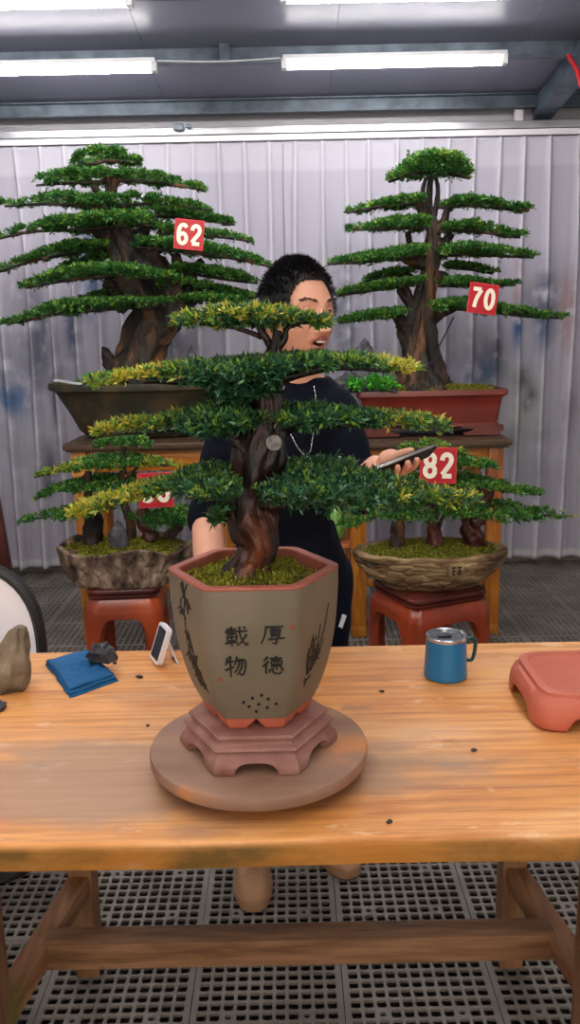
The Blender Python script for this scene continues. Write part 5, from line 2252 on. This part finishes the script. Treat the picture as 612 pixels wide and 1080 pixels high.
# ------------------------------------------------------------------ the man
DM = 2.10
man = thing('person', (P(298, 600, DM + .08).x, DM + .08, 0), 'person in a navy sweater standing behind the table, looking aside and holding a phone', 'person')
YAW = R(38)
HC = P(313, 334, 2.06)
fv = Vector((math.sin(YAW), -math.cos(YAW), 0))
rv = Vector((math.cos(YAW), math.sin(YAW), 0))
HM = Matrix.Translation(HC) @ Matrix((rv, fv, Vector((0, 0, 1)))).transposed().to_4x4()
# local head frame: x to the viewer's right, y out of the face, z up


def head_base(x, y, z, off=0.0):
    X = x * .0755
    Y = y * .096
    Z = z * .122
    if z < 0:
        t = -z
        X *= 1 - .30 * t ** 1.6
        if y < 0:
            Y *= 1 - .42 * t ** 1.2
        else:
            Y *= 1 + .06 * t - .10 * t ** 4
    else:
        if y > 0:
            Y *= 1 - .10 * z ** 2
        else:
            Y *= 1 + .06 * z
    if y > 0:      # flatter face
        X *= 1 + .05 * y
    v = Vector((X, Y, Z))
    if off:
        v += Vector((x, y, z)).normalized() * off
    return v


def gs(v, c, s):
    return math.exp(-((v - c) / s) ** 2)


def head_point(x, y, z):
    v = head_base(x, y, z)
    X, Y, Z = v
    if y > .1:
        f = min(1, (y - .1) / .3)
        ax = abs(X)
        d = 0
        # nose
        t = max(0, min(1, (.018 - Z) / .048))
        if Z > -.036:
            d += (.005 + .021 * t ** 1.3) * gs(X, 0, .0078 + .005 * t) * (1 if Z < .018 else gs(Z, .018, .010))
        else:
            d += .026 * gs(X, 0, .0128) * gs(Z, -.036, .007)
        d += .010 * gs(ax, .014, .0065) * gs(Z, -.034, .008)
        # brow and sockets
        d += .0045 * gs(Z, .030, .008) * gs(ax, .028, .026)
        d -= .0095 * gs(ax, .031, .015) * gs(Z, .012, .0105)
        d += .004 * gs(ax, .043, .016) * gs(Z, -.018, .016)
        # nasolabial fold
        d -= .0028 * gs(ax, .030 + (-.035 - Z) * .35, .004) * gs(Z, -.045, .018)
        # mouth
        mw = gs(X, 0, .021)
        d += .0065 * mw * gs(Z, -.0515, .0048)
        d += .0075 * gs(X, 0, .018) * gs(Z, -.0725, .0052)
        d -= .013 * gs(X, 0, .0165) ** .8 * gs(Z, -.0615, .0048)
        d -= .003 * gs(X, 0, .02) * gs(Z, -.082, .006)
        d += .007 * gs(X, 0, .020) * gs(Z, -.100, .012)
        v.y += d * f
    return v


body = MB()
nu, nv = 150, 120
pts = []
for i in range(1, nv):
    ph = -PI / 2 + PI * i / nv
    for j in range(nu):
        a = 2 * PI * j / nu
        # denser sampling on the face side
        a = a + .35 * math.sin(a + PI / 2) * 0
        pts.append(HM @ head_point(math.cos(ph) * math.cos(a), math.cos(ph) * math.sin(a), math.sin(ph)))
base_i = len(body.v)
body.grid(pts, nv - 1, nu, wrap=True)
body.f += [tuple(range(nu)), tuple((nv - 2) * nu + i for i in range(nu))]
body.mi += [0, 0]
for s_ in (-1, 1):
    body.ball(HM @ Vector((s_ * .077, -.006, -.006)), (.007, .018, .031), 14, 10, (rv_m := Matrix((rv, fv, Vector((0, 0, 1)))).transposed()) @ Matrix.Rotation(s_ * R(-18), 3, 'Z'))
NB = P(317, 418, DM + .02)
body.capsule(NB + Vector((0, .01, -.04)), HC + Vector((-.004, .03, -.055)), .058, .053, 20)
# joints
LSH = P(246, 437, DM + .03)
RSH = P(352, 432, DM + .0)
LEL = P(219, 548, DM - .01)
LWR = P(226, 655, 1.83)
REL = P(380, 520, 2.02)
RWR = P(396, 493, 1.845)
hipc = Vector((P(303, 600, 2.18).x, 2.18, .93))
TX = P(298, 500, DM).x


def torso(m, g=0.0, lo=None):
    rings = [(.90, .104, .088, 2.17), (.98, .108, .090, 2.16), (1.06, .104, .094, 2.14), (1.16, .118, .102, 2.12), (1.26, .150, .108, 2.11), (1.33, .160, .104, 2.115), (1.375, .142, .088, 2.12), (1.41, .095, .068, 2.125), (1.44, .058, .052, 2.125)]
    pts = []
    n = 40
    tz = R(14)
    for z, w, d, y in rings:
        if lo and z < lo:
            continue
        cx = TX + (.012 if z > 1.3 else 0) + (NB.x - TX) * max(0, (z - 1.25) / .19) * .8
        for j in range(n):
            a = 2 * PI * j / n
            x, yy = (w + g) * math.cos(a), (d + g) * math.sin(a)
            pts.append((cx + x * math.cos(tz) - yy * math.sin(tz), y + x * math.sin(tz) * .6 + yy * math.cos(tz), z))
    k = len(pts) // n
    b0 = len(m.v)
    m.grid(pts, k, n, wrap=True)
    m.f += [tuple(b0 + i for i in range(n)), tuple(b0 + (k - 1) * n + i for i in range(n))]
    m.mi += [0, 0]


torso(body)
for S_, E_, W_ in ((LSH, LEL, LWR), (RSH, REL, RWR)):
    body.capsule(S_, E_, .048, .040, 16)
    body.capsule(E_, E_.lerp(W_, .35), .040, .041, 16)
    body.capsule(E_.lerp(W_, .35), W_, .041, .027, 16)
body.ball(hipc, (.128, .088, .09), 24, 14)
FEET = []
for (fx, fy, px_, py_) in ((-1, 0, 268, 0), (1, 0, 372, 0)):
    pass
toeL = PH(268, 964, 0)
toeR = PH(373, 928, 0)
for toe, ang_, hx in ((toeL, R(3), -.085), (toeR, R(24), .085)):
    d = Vector((math.sin(ang_), -math.cos(ang_), 0))
    heel = Vector((toe.x, toe.y, 0)) - d * .285
    ank = heel + d * .065 + Vector((0, 0, .10))
    knee = (hipc + Vector((hx, 0, -.02))).lerp(ank, .5) + Vector((0, -.02, .02))
    body.capsule(hipc + Vector((hx, 0, -.02)), knee, .082, .055, 18)
    body.capsule(knee, ank, .055, .036, 18)
    body.capsule(ank + Vector((0, 0, -.05)), Vector((toe.x, toe.y, .035)) - d * .05, .034, .026, 14)
    FEET.append((toe, d, heel, ank, knee, hx))


def finger(m, pts, r0=.0085, r1=.0068):
    n = len(pts) - 1
    for i in range(n):
        m.capsule(pts[i], pts[i + 1], r0 + (r1 - r0) * i / n, r0 + (r1 - r0) * (i + 1) / n, 12)


# hand with the phone
PC = P(424, 487, 1.765)
av = (P(455, 472, 1.785) - P(391, 497, 1.745)).normalized()
nvv = Vector((-.33, .40, .86))
nvv = (nvv - av * nvv.dot(av)).normalized()
bv = nvv.cross(av)            # away from the viewer
if bv.y < 0:
    bv = -bv


def hp_(a, b_, n_):
    return PC + av * a + bv * b_ + nvv * n_


PL = .148
# palm behind the phone edge
for a_ in (-.046, -.024, -.002, .018):
    body.capsule(RWR.lerp(hp_(-.045, .07, -.004), .5), hp_(a_ - .006, .052, -.006), .019, .014, 12)
body.capsule(RWR, hp_(-.04, .066, 0), .026, .021, 14)
body.ball(hp_(-.020, .056, .004), (.038, .022, .020), 18, 12, Matrix((av, bv, nvv)).transposed())
body.ball(hp_(-.004, .050, .027), (.027, .019, .021), 18, 12, Matrix((av, bv, nvv)).transposed())
FA = [(-.050, -.029, .0072), (-.028, -.034, .0080), (-.005, -.036, .0085), (.017, -.033, .0082)]
for a_, bt, r_ in FA:
    finger(body, [hp_(a_ - .004, .050, -.008), hp_(a_, .028, -.0155), hp_(a_ + .003, -.004, -.0175), hp_(a_ + .004, bt + .012, -.0165), hp_(a_ + .004, bt + .005, -.0135)], r_ + .0008, r_ - .0012)
finger(body, [hp_(-.014, .058, .014), hp_(.004, .046, .025), hp_(.020, .026, .021), hp_(.030, .004, .0145)], .0145, .0092)
# resting hand, hidden behind the pot
LH = LWR + Vector((.02, -.06, -.06))
body.capsule(LWR, LH, .026, .022, 14)
hd = Vector((.25, -.95, -.1)).normalized()
sd_ = Vector((.95, .25, 0))
body.ball(LH + hd * .03, (.040, .045, .014), 18, 12, Matrix((sd_, hd, Vector((0, 0, 1)))).transposed())
for i, (o_, l) in enumerate(((-.028, .055), (-.010, .066), (.009, .070), (.027, .062))):
    p0 = LH + hd * .055 + sd_ * o_
    zf = TH + .0095
    finger(body, [p0, p0 + hd * l * .45 + Vector((0, 0, .008)), p0 + hd * l * .78 + Vector((0, 0, -.006)), Vector((*(p0 + hd * l * .95).to_2d(), max(zf, p0.z - .02)))])
finger(body, [LH + sd_ * .03, LH + sd_ * .052 + hd * .022, LH + sd_ * .060 + hd * .048], .011, .0085)

me = remeshed(body, .0036, [SKIN], 3, .5)
# lips get their own colour where they are
me.materials.clear()
for m_ in (SKIN, LIPS, MOUTH):
    me.materials.append(m_)
HI = HM.inverted()
for f in me.polygons:
    c = HI @ f.center
    if c.y > .06 and abs(c.x) < .03 and -.085 < c.z < -.044:
        e1 = (c.x / .0235) ** 2 + ((c.z + .062) / .0175) ** 2
        e2 = (c.x / .0165) ** 2 + ((c.z + .0615) / .0058) ** 2
        if e2 < 1:
            f.material_index = 2
        elif e1 < 1:
            f.material_index = 1
bod = finish('body', me, man, 180, recalc=False)

# face pieces
for s_ in (-1, 1):
    ec = HM @ Vector((s_ * .0305, .0722, .0115))
    m = MB()
    m.ball(ec, .0118, 20, 14)
    ey = m.build('eyeball', EYEW, man, 180)
    m = MB()
    m.ball(ec + (fv + rv * .1).normalized() * .0060, .0068, 16, 10)
    m.build('iris', EYEB, ey, 180)
    # lids
    m = MB()
    for zz, sg in ((.0044, 1), (-.0052, -1)):
        m.tube([HM @ Vector((s_ * .0305 + dx, .0835 - abs(dx) * .28 - .004 * (1 if sg < 0 else 0), .0115 + zz - sg * (dx / .016) ** 2 * .0045)) for dx in (-.0155, -.009, 0, .009, .0155)], [.0018, .0026, .003, .0026, .0018], 8, sub=3)
    m.build('eyelids', SKIN, man, 180)
    m = MB()
    bs, ax = [], []
    for i in range(150):
        t = random.random()
        x = .013 + .034 * t
        z = .0295 + .006 * math.sin(t * 2.6) + random.gauss(0, .0013)
        y = head_point(*Vector((s_ * x / .0755, math.sqrt(max(.01, 1 - (x / .08) ** 2 - (z / .122) ** 2)), z / .122))).y + .0005
        bs.append(HM @ Vector((s_ * x, y - .0005, z)))
        ax.append((rv * s_ * .9 + Vector((0, 0, .35)) + fv * .25).normalized())
    leaves_mesh('eyebrow', np.array([list(q) for q in bs]), np.array([list(q) for q in ax]), 1, .008, .0014, .2, [BROW], np.zeros(150), man)
m = MB()
m.tube([HM @ Vector((x, .0905 - x * x * 18, -.0585)) for x in (-.013, -.007, 0, .007, .013)], [.0018, .0026, .003, .0026, .0018], 8, sub=3)
m.build('teeth', TEETH, man, 180)


# hair: cap plus short strands
def hair_line(x, y):
    a = math.atan2(abs(x), y)
    ks = [(0, .080), (.40, .079), (.62, .070), (.78, .045), (.92, .004), (1.45, .002), (1.7, .012), (2.2, -.040), (2.7, -.066), (3.2, -.070)]
    for (p, q_), (r_, s2) in zip(ks, ks[1:]):
        if a <= r_:
            return q_ + (s2 - q_) * (a - p) / (r_ - p)
    return ks[-1][1]


m = MB()
N1, N2 = 120, 90
idx = {}
vs, fs = [], []
offn = lambda x, y, z: .006 + .004 * max(0, z) + .004 * noise.noise(Vector((x, y, z)) * 4)
for i in range(N2 + 1):
    ph = -PI / 2 + PI * i / N2
    for j in range(N1):
        a = 2 * PI * j / N1
        d = Vector((math.cos(ph) * math.cos(a), math.cos(ph) * math.sin(a), math.sin(ph)))
        hb = head_base(*d)
        hl = hair_line(d.x * .0755, d.y * .096)
        edge = min(1, max(0, (hb.z - hl) / .02))
        vs.append((hb + d * (offn(*d) * (.25 + .75 * edge ** .5)), hb.z > hl - .004))
for i in range(N2):
    for j in range(N1):
        q_ = (j + 1) % N1
        ids = (i * N1 + j, i * N1 + q_, (i + 1) * N1 + q_, (i + 1) * N1 + j)
        if all(vs[k][1] for k in ids):
            fs.append(ids)
m.add([HM @ v[0] for v in vs], fs)
me = m.mesh('hair', [HAIR])
bm = bmesh.new()
bm.from_mesh(me)
bmesh.ops.delete(bm, geom=[v for v in bm.verts if not v.link_faces], context='VERTS')
bmesh.ops.remove_doubles(bm, verts=bm.verts, dist=1e-5)
bm.to_mesh(me)
bm.free()
hair = finish('hair', me, man, 180)
so = hair.modifiers.new('s', 'SOLIDIFY')
so.thickness = .008
so.offset = -1
bs, ax = [], []
while len(bs) < 14000:
    d = Vector((random.gauss(0, 1), random.gauss(0, 1), random.gauss(.3, 1))).normalized()
    hb = head_base(*d)
    if hb.z < hair_line(d.x * .0755, d.y * .096) + .001:
        continue
    bs.append(list(HM @ (hb + d * offn(*d) * .7)))
    dirv = d * 1.0 + Vector((0, .25 + .35 * max(0, d.y), .25 * max(0, d.z))) + Vector((random.gauss(0, .18), random.gauss(0, .18), random.gauss(0, .18)))
    if d.z < .35:
        dirv += Vector((0, 0, -1.1))
    ax.append(list((HM.to_3x3() @ dirv).normalized()))
leaves_mesh('hair_strands', np.array(bs), np.array(ax), 1, .014, .0015, .14, [HAIR], np.zeros(len(bs)), hair)

# sweater
sw = MB()
torso(sw, .012, .95)
sw.capsule(LSH + Vector((.0, 0, .0)), LEL, .058, .050, 20)
sw.capsule(RSH, REL, .060, .052, 20)
cuffL = LEL.lerp(LWR, .02)
sw.capsule(LEL + (LEL - LWR).normalized() * .01, cuffL + (LWR - LEL).normalized() * .015, .049, .046, 24, flat=True)
cuffR = REL.lerp(RWR, .72)
sw.capsule(REL, cuffR, .052, .040, 24, flat=True)
sw.capsule(LSH, RSH, .056, .058, 16)
sw.capsule(NB + Vector((0, .005, -.06)), NB + Vector((0, .005, -.012)), .075, .060, 24, flat=True)
# hem gathers at the hips
pts = []
for z, w, d in ((1.07, .116, .106), (1.0, .138, .12), (.95, .150, .128), (.915, .148, .126), (.905, .138, .118)):
    for j in range(40):
        a = 2 * PI * j / 40
        pts.append((TX + .012 + w * math.cos(a) + .003 * math.sin(7 * a), 2.155 + d * math.sin(a), z + .006 * math.cos(a + 2)))
b0 = len(sw.v)
sw.grid(pts, 5, 40, wrap=True)
sw.f += [tuple(b0 + i for i in range(40)), tuple(b0 + 160 + i for i in range(40))]
sw.mi += [0, 0]
me = remeshed(sw, .006, [SWEATER], 6, .5)
nrm = [v.normal.copy() for v in me.vertices]
for v, nn in zip(me.vertices, nrm):      # soft folds
    c = v.co.copy()
    k = .004 * noise.noise(Vector((c.x * 9, c.y * 9, c.z * 14))) + .003 * noise.noise(Vector((c.x * 22, c.y * 12, c.z * 30)))
    v.co = c + nn * k
swo = finish('sweater', me, man, 180, recalc=False)
m = MB()
cn = NB + Vector((0, .006, .002))
m.tube([cn + Vector((.058 * math.cos(a), .052 * math.sin(a), .012 * math.sin(a))) for a in [2 * PI * i / 24 for i in range(25)]], .0075, 10, cap=False)
m.build('collar', SWEATER, swo, 180)
# trousers
tr2 = MB()
tr2.ball(hipc + Vector((0, -.01, .0)), (.146, .114, .13), 24, 14)
for toe, d, heel, ank, knee, hx in FEET:
    tr2.capsule(hipc + Vector((hx, 0, -.02)), knee, .092, .072, 20)
    tr2.capsule(knee, ank + Vector((0, 0, .0)), .072, .062, 20, flat=True)
me = remeshed(tr2, .007, [DENIM], 5, .5)
nrm = [v.normal.copy() for v in me.vertices]
for v, nn in zip(me.vertices, nrm):
    c = v.co.copy()
    v.co = c + nn * .005 * noise.noise(Vector((c.x * 12, c.y * 12, c.z * 18)))
tro = finish('trousers', me, man, 180, recalc=False)
q = P(361, 655, 2.13)
m = MB()
m.box(q, (.014, .003, .036), Matrix.Rotation(R(18), 3, 'Y') @ Matrix.Rotation(R(-20), 3, 'Z'), bev=.0008)
m.build('white_tag', WHITEP, tro)


# shoes
def shoe(toe, d, heel):
    s = Vector((-d.y, d.x, 0))
    sh = MB()
    n = 56

    def outl(i, g):
        a = 2 * PI * i / n
        u = math.cos(a)            # +1 toe, -1 heel
        w = .056 * (1 + .10 * u - .14 * math.exp(-((u + .25) / .35) ** 2) * .6)
        return Vector((.1425 * u * g[0], w * (abs(math.sin(a)) ** .75) * math.copysign(1, math.sin(a)) * g[1]))
    c = (toe + heel) / 2
    c.z = 0

    def ring(g, zf, t=0, ac=None):
        out = []
        for i in range(n):
            p = outl(i, g)
            if t:
                a = 2 * PI * i / n
                e = Vector((-.075 + .048 * math.cos(a), .036 * math.sin(a)))
                p = p.lerp(e, t)
            w = c + d * p.x + s * p.y
            w.z = zf(p.x, p.y)
            out.append(w)
        return out
    pts = []
    for g, z in (((.99, .95), .0), ((1.0, 1.0), .006), ((1.0, 1.0), .024), ((.985, .97), .030)):
        pts += ring(g, lambda x, y, z=z: z + (.004 * max(0, x / .14) ** 2))
    sh.grid(pts, 4, n, wrap=True)
    sh.f += [tuple(range(n)), tuple(3 * n + i for i in range(n))]
    sh.mi += [0, 0]
    root = sh.build('shoe', BEIGE_SOLE, man, 50)
    up = MB()
    pts = []
    for t in (0, .02, .08, .18, .32, .48, .64, .80, .92, 1.0):
        pts += ring((.965, .94), lambda x, y, t=t: .030 + .095 * (t ** .62) * (1 - .12 * max(0, x / .1)) + (.0 if t else -.002), t)
    up.grid(pts, 10, n, wrap=True)
    up.f += [tuple(range(n)), tuple(9 * n + i for i in range(n))]
    up.mi += [0, 0]
    upper = up.build('upper', BEIGE, root, 60)
    bvh = BVHTree.FromPolygons([v.co.copy() for v in upper.data.vertices], [tuple(f.vertices) for f in upper.data.polygons])

    def surf(x, y, off=.001):
        p = c + d * x + s * y
        hit = bvh.ray_cast(Vector((p.x, p.y, .4)), Vector((0, 0, -1)))
        z = hit[0].z if hit[0] else .05
        return Vector((p.x, p.y, z + off))
    la = MB()
    for k_, x in enumerate((.060, .045, .030, .015, .0)):
        w = .018 + .003 * k_ * .5
        la.tube([surf(x - .006, -w), surf(x, -w * .3, .003), surf(x + .004, w * .4, .003), surf(x + .006, w)], .0026, 6, sub=3)
        la.tube([surf(x + .006, -w), surf(x + .002, 0, .0045), surf(x - .006, w)], .0024, 6, sub=3)
    la.build('laces', BEIGE, upper, 60)
    pf = MB()
    for x in (.082, .090, .098, .106):
        for y in (-.014, -.007, 0, .007, .014):
            if abs(y) > (.118 - x) * .9:
                continue
            q = surf(x, y, .0002)
            pf.lathe([(0, 0), (.0012, 0), (.0012, .0004), (0, .0004)], q, 6, close=False)
    pf.build('toe_perforations', CHAIRB, upper)
    st_ = MB()
    st_.tube([surf(.075, yy, .0006) for yy in (-.030, -.015, 0, .015, .030)], .0014, 6, sub=3)
    st_.build('toe_seam', BEIGE_SOLE, upper, 60)


for toe, d, heel, ank, knee, hx in FEET:
    shoe(Vector((toe.x, toe.y, 0)), d, heel)

# necklace: bead chain laid on the sweater
dgm = swo.data
bvh = BVHTree.FromPolygons([v.co.copy() for v in dgm.vertices], [tuple(f.vertices) for f in dgm.polygons])


def on_sweater(px, py, off=.004):
    d = ray(px, py).normalized()
    h_ = bvh.ray_cast(EYE, d)
    if h_[0] is None:
        return P(px, py, 2.0)
    return h_[0] - d * off


path = [(300, 408), (295, 418), (298, 435), (305, 455), (314, 472), (324, 484), (328, 474), (331, 455), (333, 435), (333, 418), (331, 406)]
ch_pts = []
for (a, b2), (c_, d_) in zip(path, path[1:]):
    L_ = math.hypot(c_ - a, d_ - b2)
    n_ = max(2, int(L_ / 1.5))
    for i in range(n_):
        ch_pts.append(on_sweater(a + (c_ - a) * i / n_, b2 + (d_ - b2) * i / n_))
m = MB()
for p in ch_pts:
    m.ball(p, .0019, 6, 4)
nk = m.build('necklace', SILVER, man, 60)
m = MB()
q = on_sweater(324.5, 488, .006)
m.lathe([(.006, -.0015), (.010, -.0015), (.010, .0015), (.006, .0015), (.006, -.0015)], q, 20, (FW * -1).to_track_quat('Z', 'Y').to_matrix(), close=False)
m.build('pendant', SILVER, nk, 60)

# phone in the hand
ph_o = thing('phone', PC, 'dark phone held edge-on by the person, beside the 82 card', 'phone')
rotp = Matrix((av, bv, nvv)).transposed()
m = MB()
mt = Matrix.Translation(PC) @ rotp.to_4x4()
m.prism(rrect(PL / 2, .0355, .009, 5), .0062, mt @ Matrix.Translation((0, 0, -.0031)))
m.build('metal_frame', PHONEE, ph_o, 40)
m = MB()
m.prism(rrect(PL / 2 - .0008, .0347, .0085, 5), .0016, mt @ Matrix.Translation((0, 0, .0031)))
m.build('screen', SCREEN, ph_o, 40)
m = MB()
m.prism(rrect(PL / 2 - .0008, .0347, .0085, 5), .0016, mt @ Matrix.Translation((0, 0, -.0047)))
m.build('back_cover', PHONEM, ph_o, 40)

# ------------------------------------------------------------------ added warm frontal fill through the open side of the shed
w = bpy.data.worlds.new('warm_fill')
SC.world = w
w.use_nodes = True
bg = w.node_tree.nodes['Background']
bg.inputs[0].default_value = lin('#fff0e0')
bg.inputs[1].default_value = 1.6
